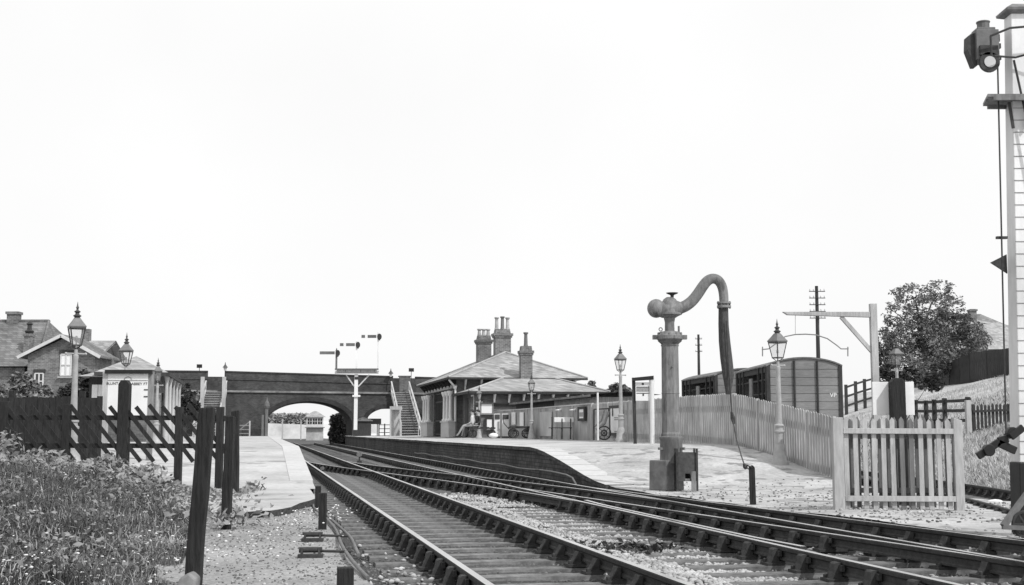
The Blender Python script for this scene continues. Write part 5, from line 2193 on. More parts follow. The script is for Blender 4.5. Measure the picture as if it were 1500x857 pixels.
for c, h, sp, rise in AR:
    m = MB()
    pr = None
    for i in range(33):
        a = math.pi * i / 32
        x, z = c - h * math.cos(a), sp + rise * math.sin(a) ** .9
        x2, z2 = c - (h + .42) * math.cos(a), sp + (rise + .42) * math.sin(a) ** .9
        if pr:
            m.add([(pr[0], -.05, pr[1]), (x, -.05, z), (x2, -.05, z2), (pr[2], -.05, pr[3]), (pr[0], .0, pr[1]), (x, .0, z), (x2, .0, z2), (pr[2], .0, pr[3])], [(0, 1, 2, 3), (0, 4, 5, 1), (3, 2, 6, 7)])
        pr = (x, z, x2, z2)
    m.build('arch_ring', 'bridgedark', r)
m = MB()
m.box((7.62, -.12, 2.7), (.75, .24, 5.6)) if False else m.box((-8.35, -.1, 3.0), (.6, .2, 6.2))
m.build('pilaster', 'bridgebrick', r)
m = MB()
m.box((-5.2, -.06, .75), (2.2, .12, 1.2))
m.build('dark_wall_block', 'bridgedark', r)  # raised block; the recess is only suggested by darker brick


def bl(x, y=0.0):   # bridge frame -> world
    return (BX + x * ct - y * st, BYc + x * st + y * ct)


# small signs on poles above the parapet
for px, py, lab in ((292, 541, 'left'), (602.5, 546.5, 'right')):
    x_, z_ = P(px, py, 121 if px < 400 else 123.2)
    y_ = 121.0 if px < 400 else 123.2
    rr_ = thing('road_sign', 'small dark plate on a thin pole above the bridge parapet, at the %s-hand stairs' % lab, 'sign', (x_, y_, 4.9), TH, 'plates above the bridge parapet')
    m = MB()
    m.box((0, 0, z_ - 4.6), (.5, .05, .34))
    m.build('plate', 'black', rr_)
    m = MB()
    m.tube([(0, .05, -.3), (0, .05, z_ - 4.6)], .03, 6)
    m.build('pole', 'iron', rr_)
# lamp tops at the stair heads
for px, py, lab in ((330, 536, 'left'), (572.5, 545, 'right')):
    y_ = 121.2 if px < 400 else 123.0
    x_, z_ = P(px, py, y_)
    rr_ = thing('stair_lamp', 'little pointed lamp head over the newel at the top of the %s-hand bridge stairs' % lab, 'lamp', (x_, y_, z_ - 1.0), 0, 'stair head lamps')
    m = MB()
    m.tube([(0, 0, -.3), (0, 0, .75)], .05, 6)
    m.build('pole', 'iron', rr_)
    m = MB()
    m.lathe([(.12, .55), (.2, .85)], 4, a0=math.pi / 4)
    m.build('glass_panes', 'cream', rr_)
    m = MB()
    m.lathe([(.26, .85), (.06, 1.12), (.02, 1.35)], 8)
    m.build('hood', 'lamphead', rr_)


def stairs(label, pb, Yb, zb, pt, Yt, zt, w, n, group='bridge stairs'):
    xb, xt = P(pb, 640, Yb)[0], P(pt, 600, Yt)[0]
    r = thing('staircase', label, 'staircase', (xb, Yb, zb), math.atan2(-(xt - xb), Yt - Yb), group)
    L = math.hypot(xt - xb, Yt - Yb)
    H = zt - zb
    m = MB()
    for i in range(n):
        y0, z1 = L * i / n, H * (i + 1) / n
        m.box((0, y0 + L / n / 2, z1 - H / n / 2), (w, .03, H / n))
        m.box((0, y0 + L / n / 2 + .1, z1 - .02), (w, L / n + .03, .05))
    m.build('treads', 'palefence', r)
    for s in (-1, 1):
        m = MB()
        x = s * (w / 2 + .06)
        m.bar((x, -.05, .05), (x, L, H + .05), .08, .42)
        k = 7
        for i in range(k + 1):
            f = i / k
            m.bar((x, L * f, H * f), (x, L * f, H * f + 1.0), .07)
        m.build('balustrade', 'palepost', r)
        m = MB()
        m.bar((x, -.05, 1.02), (x, L, H + 1.02), .12, .1)
        m.build('handrail', 'palepost', r)
    for f in (.0, .45):
        m = MB()
        for s in (-1, 1):
            m.bar((s * (w / 2 + .06), L * f, -.3), (s * (w / 2 + .06), L * f, H * f + 1.15), .16)
        m.build('newel', 'palepost', r)
    m = MB()
    m.box((0, L - .3, H / 2 - .3), (w - .1, .1, H - .6))
    m.box((0, L * .6, H * .25), (w - .1, .1, H * .5))
    m.build('back_boarding', 'darkwood', r)
    return r


stairs('wide timber stairs climbing from the right platform to the bridge, beside the station building', 602, 106, .75, 586, 121.5, 4.75, 1.55, 18)
stairs('timber stairs with two pale newels climbing to the bridge from the left platform', 300, 108, .68, 316, 119.5, 4.75, 1.75, 18)
for px, y_ in ((297, 112.5), (328.5, 113.5)):
    xa, za = P(px, 552, y_)
    m = MB()
    m.box((0, 0, (za - .68) / 2), (.28, .28, za - .68))
    o = m.build('newel_post', 'palepost', loc=(xa, y_, .68))
    tag(o, 'tall pale newel post at the %s side of the left bridge stairs' % ('left' if px < 310 else 'right'), 'post', 'pale newels of the left stairs')
# brick pier closing the head of the right stairs
xa, za = P(593, 551, 122.5)
m = MB()
m.box((0, 0, -.6), (1.05, .5, 3.0))
m.box((0, 0, .93), (1.2, .6, .1))
o = m.build('brick_pier', 'stbrick', loc=(xa, 122.4, za - .95))
o.rotation_euler.z = TH
tag(o, 'small brick pier of the parapet at the head of the right-hand bridge stairs', 'pier')
# landing hut under the stairs
y_ = 107.0
xa, za = P(580, 596, y_)
m = MB()
m.box((0, 0, (za - .7) - .1), (.95, .9, .28))
for s in (-1, 1):
    m.box((s * .4, -.4, (za - .7) / 2), (.12, .12, za - .7))
m.box((0, .3, (za - .7) / 2), (.8, .06, za - .7))
o = m.build('ticket_hatch', 'palepost', loc=(xa, y_, .7))
tag(o, 'pale timber ticket kiosk frame standing against the left foot of the right stairs', 'kiosk')

# platform hut, poster and railings between signal and stairs
xa, za = P(532.5, 617, 113)
r = thing('platform_hut', 'small dark timber hut just right of the bracket signal post', 'hut', (xa, 113, .7), TH)
m = MB()
m.box((0, 0, (za - .7) / 2), (1.25, 1.2, za - .7))
m.build('wall', 'darkwood', r)
m = MB()
m.prism([(-.75, za - .7), (.75, za - .7), (.75, za - .62), (0, za - .35), (-.75, za - .62)], 'y', -.75, .75)
m.build('roof', 'darkslate', r)
xa, za = P(547.5, 622, 114)
r = thing('poster_board', 'white poster on a dark framed board between the small hut and the low railings', 'poster', (xa, 114, .7), TH)
zb = P(547.5, 635, 114)[1] - .7
m = MB()
m.box((0, 0, (za - .7 + zb) / 2), (.56, .05, za - .7 - zb))
m.build('poster', 'paper', r)
m = MB()
m.box((.1, 0.03, za - .7 + .28), (1.1, .16, .5))
for s in (-1, 1):
    m.bar((s * .32, .05, 0), (s * .32, .05, za - .7 + .2), .08)
m.build('board_frame', 'black', r)
r = thing('railings', 'low dark platform railings left of the right bridge stairs', 'railings', (P(555, 640, 110)[0], 110, .72), TH)
m = MB()
Lr = (588 - 555) * 110 / F
for z in (.3, .62, .95):
    m.bar((0, 0, z), (Lr, 0, z), .06)
m.build('rail', 'darkwood', r)
for i in range(5):
    m = MB()
    m.bar((Lr * i / 4, 0, -.1), (Lr * i / 4, 0, 1.05), .1)
    m.build('post', 'darkwood', r)
r = thing('railings', 'pale railings between the right bridge stairs and the station wall', 'railings', (P(613, 640, 101)[0], 101, .72), TH)
m = MB()
for i in range(6):
    m.bar((.16 * i, 0, -.1), (.16 * i, 0, 1.5 - .06 * i), .06)
m.bar((-.05, 0, .9), (.9, 0, .9), .06)
m.build('palings', 'palepost', r)
# posts and gate by the left foot of the arch
xa, za = P(391, 598, 117)
m = MB()
m.bar((0, 0, -.1), (0, 0, za - .7), .22)
m.bar((-.34, 0, -.1), (-.34, 0, za - 1.3), .2)
m.lathe([(.2, za - .68), (.26, za - .5), (.2, za - .2), (.07, za), (.02, za + .3)], 8)
o = m.build('lamp_post', 'backpale', loc=(xa, 117, .7))
tag(o, 'pale lamp post at the left springing of the main bridge arch', 'lamp')
r = thing('gate', 'small white-topped gate at the far end of the left platform, left of the arch', 'gate', (P(345, 640, 113)[0], 113, .68), TH)
Lg = 20 * 113 / F
m = MB()
for z in (.25, .6, .95):
    m.bar((0, 0, z), (Lg, 0, z), .06, .09)
m.bar((0, 0, .3), (Lg, 0, 1.3), .05, .08)
m.build('bars', 'greywood', r)
for x in (0, Lg):
    m = MB()
    m.bar((x, 0, -.1), (x, 0, 1.35), .12)
    m.build('post', 'palepost', r)

# ------------------------------------------------------------------ beyond the arch
r = thing('signal_box', 'hip-roofed timber signal box seen through the main arch', 'signal box', (P(461, 640, 190)[0], 190, -.3), .15)
m = MB()
m.box((0, 0, 1.0), (2.5, 2.5, 2.0))
m.build('base_wall', 'ststone', r)
m = MB()
m.box((0, 0, 2.75), (2.45, 2.45, 1.5))
m.build('cabin_wall', 'cream', r)
for x in (-.75, 0, .75):
    m = MB()
    m.box((x, -1.235, 2.85), (.62, .02, .85))
    w_ = m.build('window', 'darkglass', r)
    m = MB()
    m.box((x, -1.25, 2.85), (.05, .02, .85))
    m.box((x, -1.25, 2.85), (.62, .02, .05))
    m.build('glazing_bar', 'cream', w_)
m = MB()
m.box((0, -1.5, 1.95), (2.9, .5, .12))
m.build('walkway', 'greywood', r)
m = MB()
m.add([(-1.55, -1.55, 3.5), (1.55, -1.55, 3.5), (1.55, 1.55, 3.5), (-1.55, 1.55, 3.5), (-.25, 0, 4.35), (.25, 0, 4.35)], [(0, 1, 5, 4), (1, 2, 5), (2, 3, 4, 5), (3, 0, 4), (3, 2, 1, 0)])
m.build('roof', 'slate', r)
m = MB()
yy = 225
xa, xb = P(360, 640, yy)[0], P(452, 640, yy)[0]
m.add([(xa, yy, -.5), (xb, yy, -.5), (xb, yy + 1.5, 2.2), (xa, yy + 1.5, 2.6), (xb + 2, yy + 60, 3.0), (xa, yy + 60, 3.4)], [(0, 1, 2, 3), (3, 2, 4, 5)])
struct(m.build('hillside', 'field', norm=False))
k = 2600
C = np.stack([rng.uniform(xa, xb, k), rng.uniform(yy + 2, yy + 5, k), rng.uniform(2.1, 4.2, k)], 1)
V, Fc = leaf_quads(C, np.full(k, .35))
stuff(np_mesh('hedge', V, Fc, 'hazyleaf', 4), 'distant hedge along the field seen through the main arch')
for px, py in ((414, 614), (441, 616)):
    x_, z_ = P(px, py, 200)
    m = MB()
    m.box((0, 0, (z_ + .4) / 2), (.2, .2, z_ + .4), taper=.9)
    m.box((0, 0, z_ + .42), (.24, .24, .06))
    o = m.build('marker_post', 'palepost', loc=(x_, 200, -.4))
    tag(o, 'white post in the field beyond the arch, ' + ('left of two' if px < 430 else 'nearer the signal box'), 'post', 'white posts beyond the arch')
x_, z_ = P(488, 606, 118.5)
m = MB()
m.box((0, 0, 1.2), (.16, .16, 3.0))
m.box((0, 0, 2.72), (.2, .2, .06))
o = m.build('marker_post', 'greywood', loc=(x_, 131.5, -.3))
tag(o, 'thin grey post in front of the dark bush under the right of the main arch', 'post')

# ground signals in the six-foot and by the left rail
for n, t, lab in ((4.2, 56, 'small white-topped ground signal between the two lines before the arch'), (1.95, 41.5, 'tiny low ground disc just inside the left rail')):
    p = T(n, t)
    r = thing('ground_signal', lab, 'ground signal', (p[0], p[1], -.23))
    k = .62 if n > 3 else .35
    m = MB()
    m.box((0, 0, .1 * k), (.3 * k, .3 * k, .2 * k))
    m.tube([(0, 0, .1), (0, 0, .62 * k)], .05 * k, 8)
    m.build('stand', 'iron', r)
    m = MB()
    m.prism([(.2 * k * math.cos(2 * math.pi * i / 16), .62 * k + .16 * k * math.sin(2 * math.pi * i / 16)) for i in range(16)], 'y', -.1 * k, -.06 * k)
    m.build('disc', 'crane', r)

# rodding beside the left line
m = MB()
for off in (0, .1):
    m.tube([T(.95 + off + .05 * math.sin(t * .8 + off * 9), t, -.11 + .02 * math.sin(t)) for t in frange(11.6 + off * 18, 24, .6)], .02, 7)
o = m.build('point_rodding', 'midgrey', smooth=60)
tag(o, 'pair of pale point rods running beside the left line along the path edge', 'rodding')
for i, (px, py, Y, h, w, lab) in enumerate(((506, 831, 10.9, .42, .14, 'square black stump nearest the camera at the path edge'), (473, 722, 17.4, .44, .11, 'dark upright stake beside the point rods, farther up the path edge'), (466, 712, 21.5, .36, .1, 'smallest dark stake at the corner of the concrete apron'))):
    x_, z_ = P(px, py, Y)
    m = MB()
    m.box((0, 0, (z_ + .4) / 2 - .1), (w, w, z_ + .6), .2, taper=.95)
    o = m.build('stake', 'oldpost', loc=(x_, Y, -.4), bevel=.008)
    tag(o, lab, 'stake')
for px, py, Y, lab in ((458, 774, 15.6, 'iron rodding roller set in the path, the farther of the pair'), (455, 803, 13.6, 'iron rodding roller set in the path, the nearer of the pair')):
    x_, _ = P(px, py, Y)
    r = thing('rodding_roller', lab, 'rodding roller', (x_, Y, -.14), .1, 'rodding rollers on the path')
    m = MB()
    m.box((0, 0, .015), (.26, .16, .03))
    for s in (-1, 1):
        m.prism([(-.05, .02), (.05, .02), (.035, .1), (-.035, .1)], 'x', s * .09 - .012, s * .09 + .012)
    m.build('stool', 'iron', r)
    m = MB()
    m.tube([(-.12, 0, .075), (.12, 0, .075)], .03, 10)
    m.tube([(.12, .02, .06), (.42, .02, .05)], .016, 6)
    m.build('roller', 'iron', r)
# clod of weeds between the lines
k = 240
p = T(4.3, 14.6)
C = np.stack([rng.normal(p[0], .3, k), rng.normal(p[1], .2, k), -.2 + np.abs(rng.normal(0, .03, k))], 1)
V, Fc = leaf_quads(C, np.full(k, .05))
stuff(np_mesh('weeds', V, Fc, 'darkleaf', 4), 'dark clump of weeds in the white ballast between the lines')
m = MB()
m.sphere((0, 0, .03), .09, 7, 5, (1.7, .8, .6))
o = m.build('stone', 'white', loc=(P(1457, 714, 23)[0], 23, -.12))
tag(o, 'pale stone lying by the siding rail behind the right edge of the picket screen', 'stone')
# ------------------------------------------------------------------ station building
SY0 = 78.0
SX0 = P(669, 600, SY0)[0]
zp = .78
st = thing('station_building', 'brick station building with pale hipped slate roof, deep eaves and three tall chimneys', 'station building', (SX0, SY0, zp), TH)
W, D = 7.4, 14.6
E_ = P(660, 552, SY0)[1] - zp - .05       # eaves height
PK = P(737, 516, 82)[1] - zp
m = MB()
# walls: track face x=0 with two openings, near face y=0
HW = E_ + .1
t_ = .35
op = [(5.1, 10.4)]             # door openings along y on the track face
oz = 2.95
ys_ = [0] + [v for o in op for v in o] + [D]
for i in range(0, len(ys_) - 1, 2):
    m.box((t_ / 2, (ys_[i] + ys_[i + 1]) / 2, HW / 2), (t_, ys_[i + 1] - ys_[i], HW))
for a, b in op:
    m.box((t_ / 2, (a + b) / 2, (HW + oz) / 2), (t_, b - a, HW - oz))
m.box((W / 2 + t_ / 2, t_ / 2, HW / 2), (W - t_ - .002, t_, HW))
m.box((W / 2 + t_ / 2, D - t_ / 2, HW / 2), (W - t_ - .002, t_, HW))
m.box((W - t_ / 2, D / 2, HW / 2), (t_, D - 2 * t_ - .004, HW))
m.build('wall', 'stbrick', st)
m = MB()
m.box((W / 2, D / 2, HW - .2), (W - .8, D - .8, .1))
m.build('ceiling', 'darkwood', st)
m = MB()
for c_ in ((-.28, D / 2, .6, D + 1.2), (W / 2, -.28, W + .0, .6)):
    m.box((c_[0], c_[1], E_ - .085), (c_[2] - .06, c_[3] - .1, .02))
m.build('soffit_shade', 'darkwood', st)  # dark sheet under the eaves, shade of the underside put into colour
ov = .62
m = MB()
zo = E_
m.add([(-ov, -ov, zo), (W + ov, -ov, zo), (W + ov, D + ov, zo), (-ov, D + ov, zo), (W / 2, W / 2, PK), (W / 2, D - W / 2, PK)], [(0, 1, 4), (1, 2, 5, 4), (2, 3, 5), (3, 0, 4, 5)])
m.add([(-ov, -ov, zo - .06), (W + ov, -ov, zo - .06), (W + ov, D + ov, zo - .06), (-ov, D + ov, zo - .06)], [(3, 2, 1, 0)])
for i, j in ((0, 1), (1, 2), (2, 3), (3, 0)):
    c = [(-ov, -ov), (W + ov, -ov), (W + ov, D + ov), (-ov, D + ov)]
    m.add([(c[i][0], c[i][1], zo), (c[j][0], c[j][1], zo), (c[j][0], c[j][1], zo - .06), (c[i][0], c[i][1], zo - .06)], [(0, 1, 2, 3)])
roof = m.build('roof', 'slate', st)
m = MB()
for a, b in (((-ov, -ov), (W + ov, -ov)), ((-ov, -ov), (-ov, D + ov))):
    m.bar((a[0], a[1], zo - .06), (b[0], b[1], zo - .06), .14, .12)
m.build('gutter', 'darkwood', st)
m = MB()
for a in ((0, 0, W / 2, W / 2), (W, 0, W / 2, W / 2), (0, D, W / 2, D - W / 2)):
    x0 = -ov if a[0] == 0 else W + ov
    y0 = -ov if a[1] == 0 else D + ov
    m = MB()
    m.tube([(x0, y0, zo + .03), (a[2], a[3], PK + .03)], .06, 6)
    m.build('hip_tiles', 'ststone', roof)
m = MB()
m.tube([(W / 2, W / 2, PK + .03), (W / 2, D - W / 2, PK + .03)], .07, 6)
m.build('ridge_tiles', 'ststone', roof)
for i in range(8):
    x = .5 + i * (W - .6) / 7
    m = MB()
    m.prism([(-.02, E_ - .75), (-.1, E_ - .75), (-.12, E_ - .55), (-.55, E_ - .12), (-.6, E_ - .08), (-.02, E_ - .08)], 'x', x - .05, x + .05)
    m.build('eaves_bracket', 'cream', st)
for i in range(10):
    y = .4 + i * (D - .8) / 9
    m = MB()
    m.prism([(-.02, E_ - .6), (-.1, E_ - .6), (-.55, E_ - .12), (-.6, E_ - .08), (-.02, E_ - .08)], 'y', y - .05, y + .05)
    m.build('eaves_bracket', 'darkwood', st)
m = MB()
m.box((-.05, D / 2, 3.08), (.2, D, .2))
m.build('cornice', 'ststone', st)
# clustered pale colonnettes on panelled plinths beside the doors
for c in (2.3, 12.7):
    m = MB()
    m.box((-.2, c, .46), (.42, 3.5, .92))
    m.box((-.22, c, .95), (.48, 3.6, .1))
    m.build('plinth', 'coping', st)
    for k in (-1.3, 0, 1.3):
        m = MB()
        m.lathe([(.17, 1.0), (.17, 1.08), (.115, 1.14), (.1, 2.5), (.14, 2.55), (.2, 2.72), (.21, 2.82)], 12, (-.24, c + k, 0))
        m.build('colonnette', 'white', st, smooth=40)
for a, b in op:
    m = MB()
    y = a
    while y < b - .02:
        m.bar((.12, y + .06, .02), (.12, y + .06, oz - .03), .07)
        y += .3
    for z in (.15, 1.05, 2.3, oz - .1):
        m.bar((.12, a + .01, z), (.12, b - .01, z), .06, .09)
    m.build('entrance_gates', 'iron', st)
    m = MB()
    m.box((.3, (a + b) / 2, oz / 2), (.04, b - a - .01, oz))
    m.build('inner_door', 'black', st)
m = MB()
m.tube([(-.55, -.5, E_ - .15), (-.12, -.12, E_ - .6), (-.1, -.1, E_ - .8), (-.1, -.1, .95)], .06, 8)
m.lathe([(.13, E_ - .5), (.09, E_ - .68)], 8, (-.12, -.12, 0))
m.build('downpipe', 'white', st)


def chimney(x, y, z0, z1, wx_, wy_, pots, zp1, parent):
    m = MB()
    m.box((x, y, (z0 + z1) / 2), (wx_, wy_, z1 - z0))
    m.box((x, y, z1 - .22), (wx_ * 1.14, wy_ * 1.14, .12))
    m.box((x, y, z1 - .08), (wx_ * 1.26, wy_ * 1.26, .16))
    m.box((x, y, z1 + .14), (wx_ * .98, wy_ * .98, .28), taper=.9)
    c = m.build('chimney', 'chimbrick', parent)
    for i, (dx, mat, dz) in enumerate(pots):
        m = MB()
        zt = zp1 - z1 + dz
        m.lathe([(.15, z1 + .27), (.12, z1 + .4), (.1, z1 + zt - .12), (.15, z1 + zt - .08), (.15, z1 + zt), (.11, z1 + zt)], 10, (x + dx, y, 0))
        m.build('chimney_pot', mat, c, smooth=40)
    return c


def sl(px, py, ly):
    """photo point at local depth ly -> local x, z"""
    lo, hi = -6.0, 14.0
    for _ in range(40):
        mid = (lo + hi) / 2
        X = SX0 + mid * ct - ly * st_n
        Y = SY0 + mid * st_n + ly * ct
        if 750 + F * X / Y < px:
            lo = mid
        else:
            hi = mid
    Y = SY0 + lo * st_n + ly * ct
    return lo, P(px, py, Y)[1] - zp


st_n = math.sin(TH)
x, z = sl(735.5, 490, 4.6)
chimney(x, 4.6, PK - .5, z + .05, 1.02, .8, [(-.36, 'pot', 0), (0.02, 'midgrey', .06), (.36, 'pot', 0)], sl(735, 465, 4.6)[1], st)
x, z = sl(708.5, 499, 8.0)
chimney(x, 8.0, PK - 1.6, z + .05, .92, .8, [(-.3, 'pot', 0), (0, 'pot', 0), (.3, 'pot', 0)], sl(708, 482, 8.0)[1], st)
x, z = sl(770, 514, -.7)
chimney(x, -.75, 1.5, z, .7, .62, [(.0, 'midgrey', 0)], sl(770, 487, -.7)[1], st)
# low pavilion in front of the near face
PW0, PW1, PY0 = .35, 7.3, -5.6
m = MB()
pe = sl(720, 573.5, PY0)[1]
pk = sl(727, 554.5, PY0 + 2.5)[1]
m.box((PW0 + .15, PY0 / 2 - .01, pe / 2), (.3, -PY0 - .04, pe + .05))
m.box(((PW0 + PW1) / 2 + .15, PY0 + .15, pe / 2), (PW1 - PW0 - .3 - .004, .3, pe + .05))
m.box((PW1 - .15, PY0 / 2 + .15, pe / 2), (.3, -PY0 - .36, pe + .05))
m.build('pavilion_wall', 'stbrick', st)
m = MB()
o2 = .6
m.add([(PW0 - o2, PY0 - o2, pe), (PW1 + o2, PY0 - o2, pe), (PW1 + o2, -.02, pe), (PW0 - o2, -.02, pe), (PW0 + 1.9, PY0 + 2.4, pk), (PW1 - 1.9, PY0 + 2.4, pk), (PW0 + 1.9, -.02, pk), (PW1 - 1.9, -.02, pk)],
      [(0, 1, 5, 4), (1, 2, 7, 5), (4, 5, 7, 6), (3, 0, 4, 6), (3, 2, 1, 0), (2, 3, 6, 7)])
pvr = m.build('pavilion_roof', 'slate', st)
m = MB()
m.tube([(PW0 - o2, PY0 - o2, pe + .03), (PW0 + 1.9, PY0 + 2.4, pk + .03)], .06, 6)
m.build('hip_tiles', 'ststone', pvr)
m = MB()
m.tube([(PW1 + o2, PY0 - o2, pe + .03), (PW1 - 1.9, PY0 + 2.4, pk + .03)], .06, 6)
m.build('hip_tiles', 'ststone', pvr)
m = MB()
m.bar((PW0 - o2, PY0 - o2, pe - .07), (PW1 + o2, PY0 - o2, pe - .07), .14, .14)
m.bar((PW0 - o2, PY0 - o2, pe - .07), (PW0 - o2, -.02, pe - .07), .14, .14)
m.build('gutter', 'darkwood', st)
for i in range(9):
    x = PW0 + .1 + i * (PW1 - PW0 - .2) / 8
    m = MB()
    m.prism([(PY0 - .02, pe - .62), (PY0 - .1, pe - .62), (PY0 - .13, pe - .45), (PY0 - .42, pe - .16), (PY0 - .02, pe - .16)], 'x', x - .05, x + .05)
    m.build('eaves_bracket', 'white', st)
m = MB()
m.box(((PW0 + PW1) / 2, PY0 - .03, pe - .75), (PW1 - PW0, .06, .14))
m.build('fascia', 'darkwood', st)
# notices on the pavilion wall
def on_pav(name, label, cat, px0, px1, py0, py1, mat, frame=None, group=None, proud=.09):
    a, zt = sl(px0, py0, PY0 - proud)
    b, zb = sl(px1, py1, PY0 - proud)
    X = SX0 + (a + b) / 2 * ct - (PY0 - proud) * st_n
    Y = SY0 + (a + b) / 2 * st_n + (PY0 - proud) * ct
    r = thing(name, label, cat, (X, Y, zp + zb), TH, group)
    m = MB()
    m.box((0, 0, (zt - zb) / 2), (b - a, .06, zt - zb))
    m.build('panel', mat, r)
    if frame:
        m = MB()
        for p, q in (((-(b - a) / 2, 0, 0), ((b - a) / 2, 0, 0)), ((-(b - a) / 2, 0, zt - zb), ((b - a) / 2, 0, zt - zb)), ((-(b - a) / 2, 0, -.05), (-(b - a) / 2, 0, zt - zb + .05)), (((b - a) / 2, 0, -.05), ((b - a) / 2, 0, zt - zb + .05))):
            m.bar(p, q, .1, .09)
        m.build('frame', frame, r)
    return r, b - a, zt - zb


on_pav('poster_board', 'large white notice high on the pavilion wall above the left trolley', 'poster', 704, 722, 591, 606.5, 'paper', 'greywood')
on_pav('poster_board', 'grey topped notice left of the large white one on the pavilion wall', 'poster', 696.5, 701.5, 595, 607, 'cream', 'darkwood')
r, w_, h_ = on_pav('poster_board', 'wide white poster low on the pavilion wall behind the sack', 'poster', 712, 722, 613, 630, 'paper', 'darkwood', None, .1)
for px0, px1, lab, hd in ((724, 732, 'white upright slot machine with dark header, left of a pair beside the sack', .35), (735.5, 745, 'wider white slot machine with dark header, right of a pair beside the sack', 0)):
    Ym = 67.3
    xa, zt = P(px0, 606, Ym)
    xb, zb = P(px1, 634, Ym)
    r = thing('vending_machine', lab, 'machine', ((xa + xb) / 2, Ym, .8), .12, 'slot machines by the pavilion')
    w_, h_ = xb - xa, zt - .8
    m = MB()
    m.box((0, 0, h_ / 2), (w_, .22, h_))
    m.build('cabinet', 'white', r)
    m = MB()
    m.box((0, -.13, h_ - .16), (w_ * .9, .04, .24))
    m.build('header', 'ink', r)
    if hd:
        m = MB()
        m.box((w_ * .25, -.13, h_ * .5), (w_ * .3, .04, .45))
        m.build('slot_panel', 'greyink', r)
    m = MB()
    m.box((0, 0, .04), (w_ * 1.1, .28, .08))
    m.build('base', 'iron', r)
# window and door on the pavilion's track face
m = MB()
m.box((PW0 - .01, -3.9, 1.7), (.06, .9, 1.5))
wn = m.build('window', 'white', st)
m = MB()
m.box((PW0 - .045, -3.9, 1.7), (.02, .7, 1.3))
m.build('pane', 'darkglass', wn)
m = MB()
m.box((PW0 - .01, -1.8, 1.15), (.06, 1.0, 2.3))
m.build('door', 'darkwood', st)

# ------------------------------------------------------------------ shed behind the platform fence
ya_, yb_ = 53.2, 69.5
xa_, xb_ = FX(ya_) + .75, FX(yb_) + .75
r = thing('platform_shed', 'long low timber shed with dark roof edge showing above the boarded fence', 'shed', (xb_, yb_, .2), math.atan2(ya_ - yb_, xa_ - xb_))
Ls_ = math.hypot(xa_ - xb_, ya_ - yb_)
H_ = 2.76 - .2
m = MB()
x = 0
while x < Ls_:
    m.box((x + .11, .0 + random.uniform(0, .012), H_ / 2 - .1), (.21, .04, H_ - .2))
    x += .222
m.box((Ls_ / 2, 1.5, H_ / 2 - .1), (Ls_, .05, H_ - .2)) if False else None
m.box((Ls_ - .03, 1.2, H_ / 2 - .1), (.05, 2.3, H_ - .2))
m.box((Ls_ / 2, 2.4, H_ / 2 - .1), (Ls_ - .1, .05, H_ - .2))
m.build('wall', 'palefence', r)
m = MB()
m.box((Ls_ * .27, -.03, H_ - .45), (Ls_ * .53, .03, .85))
m.build('open_side_shade', 'darkwood', r)  # dark sheet stands in for the shadow in the shed's open side
m = MB()
m.add([(-.3, -.35, H_ - .1), (Ls_ + .3, -.35, H_ - .1), (Ls_ + .3, 1.2, H_ + .02), (-.3, 1.2, H_ + .02), (Ls_ + .3, 2.7, H_ - .1), (-.3, 2.7, H_ - .1)], [(0, 1, 2, 3), (3, 2, 4, 5)])
m.add([(-.3, -.35, H_ - .2), (Ls_ + .3, -.35, H_ - .2), (Ls_ + .3, -.35, H_ - .103), (-.3, -.35, H_ - .103)], [(0, 1, 2, 3)])
m.build('roof', 'darkslate', r, norm=False)

# ------------------------------------------------------------------ waiting room on the left platform
WYr = 58.0
wx0 = P(196, 600, WYr)[0]
r = thing('waiting_room', 'low brick waiting room with hipped slate roof on the left platform, behind the white board', 'waiting room', (wx0, WYr, .66), TH)
wl = lambda px, py, Y=WYr: (P(px, py, Y)[0] - wx0, P(px, py, Y)[1] - .66)
we, wp = wl(0, 546)[1], wl(0, 527)[1] + .25
x0, x1 = wl(158, 0)[0], wl(233, 0)[0] - .2
Dw = 11.0
m = MB()
m.box(((x0 + x1) / 2, .15, we / 2), (x1 - x0, .3, we))
m.box((x1 - .15, Dw / 2 + .15, we / 2), (.3, Dw - .304, we))
m.box((x0 + .15, Dw / 2 + .15, we / 2), (.3, Dw - .304, we))
m.build('wall', 'stbrick', r)
m = MB()
o3 = .55
xm = (x0 + x1) / 2
hw = (x1 - x0) / 2
m.add([(x0 - o3, -o3, we), (x1 + o3, -o3, we), (x1 + o3, Dw + o3, we), (x0 - o3, Dw + o3, we), (xm, hw + .4, wp), (xm, Dw - hw, wp)], [(0, 1, 4), (1, 2, 5, 4), (2, 3, 5), (3, 0, 4, 5), (3, 2, 1, 0)])
m.build('roof', 'slate', r)
m = MB()
m.bar((x0 - o3, -o3, we - .08), (x1 + o3, -o3, we - .08), .1, .16)
m.bar((x1 + o3, -o3, we - .08), (x1 + o3, Dw + o3, we - .08), .1, .16)
m.build('gutter', 'darkwood', r)
for y in (.4, 2.6, 5.0, 7.4, 9.6):
    m = MB()
    m.lathe([(.13, 0), (.13, .9), (.09, .95), (.08, we - .4), (.14, we - .15)], 10, (x1 + .42, y, 0))
    m.build('pillar', 'palepost', r, smooth=40)
for y in (1.6, 6.2):
    m = MB()
    m.box((x1 + .03, y, 1.6), (.06, .9, 1.3))
    w_ = m.build('window', 'cream', r)
    m = MB()
    m.box((x1 + .065, y, 1.6), (.02, .7, 1.1))
    m.build('pane', 'darkglass', w_)
m = MB()
m.box((x1 + .03, 3.9, 1.15), (.06, 1.0, 2.3))
m.build('door', 'darkwood', r)
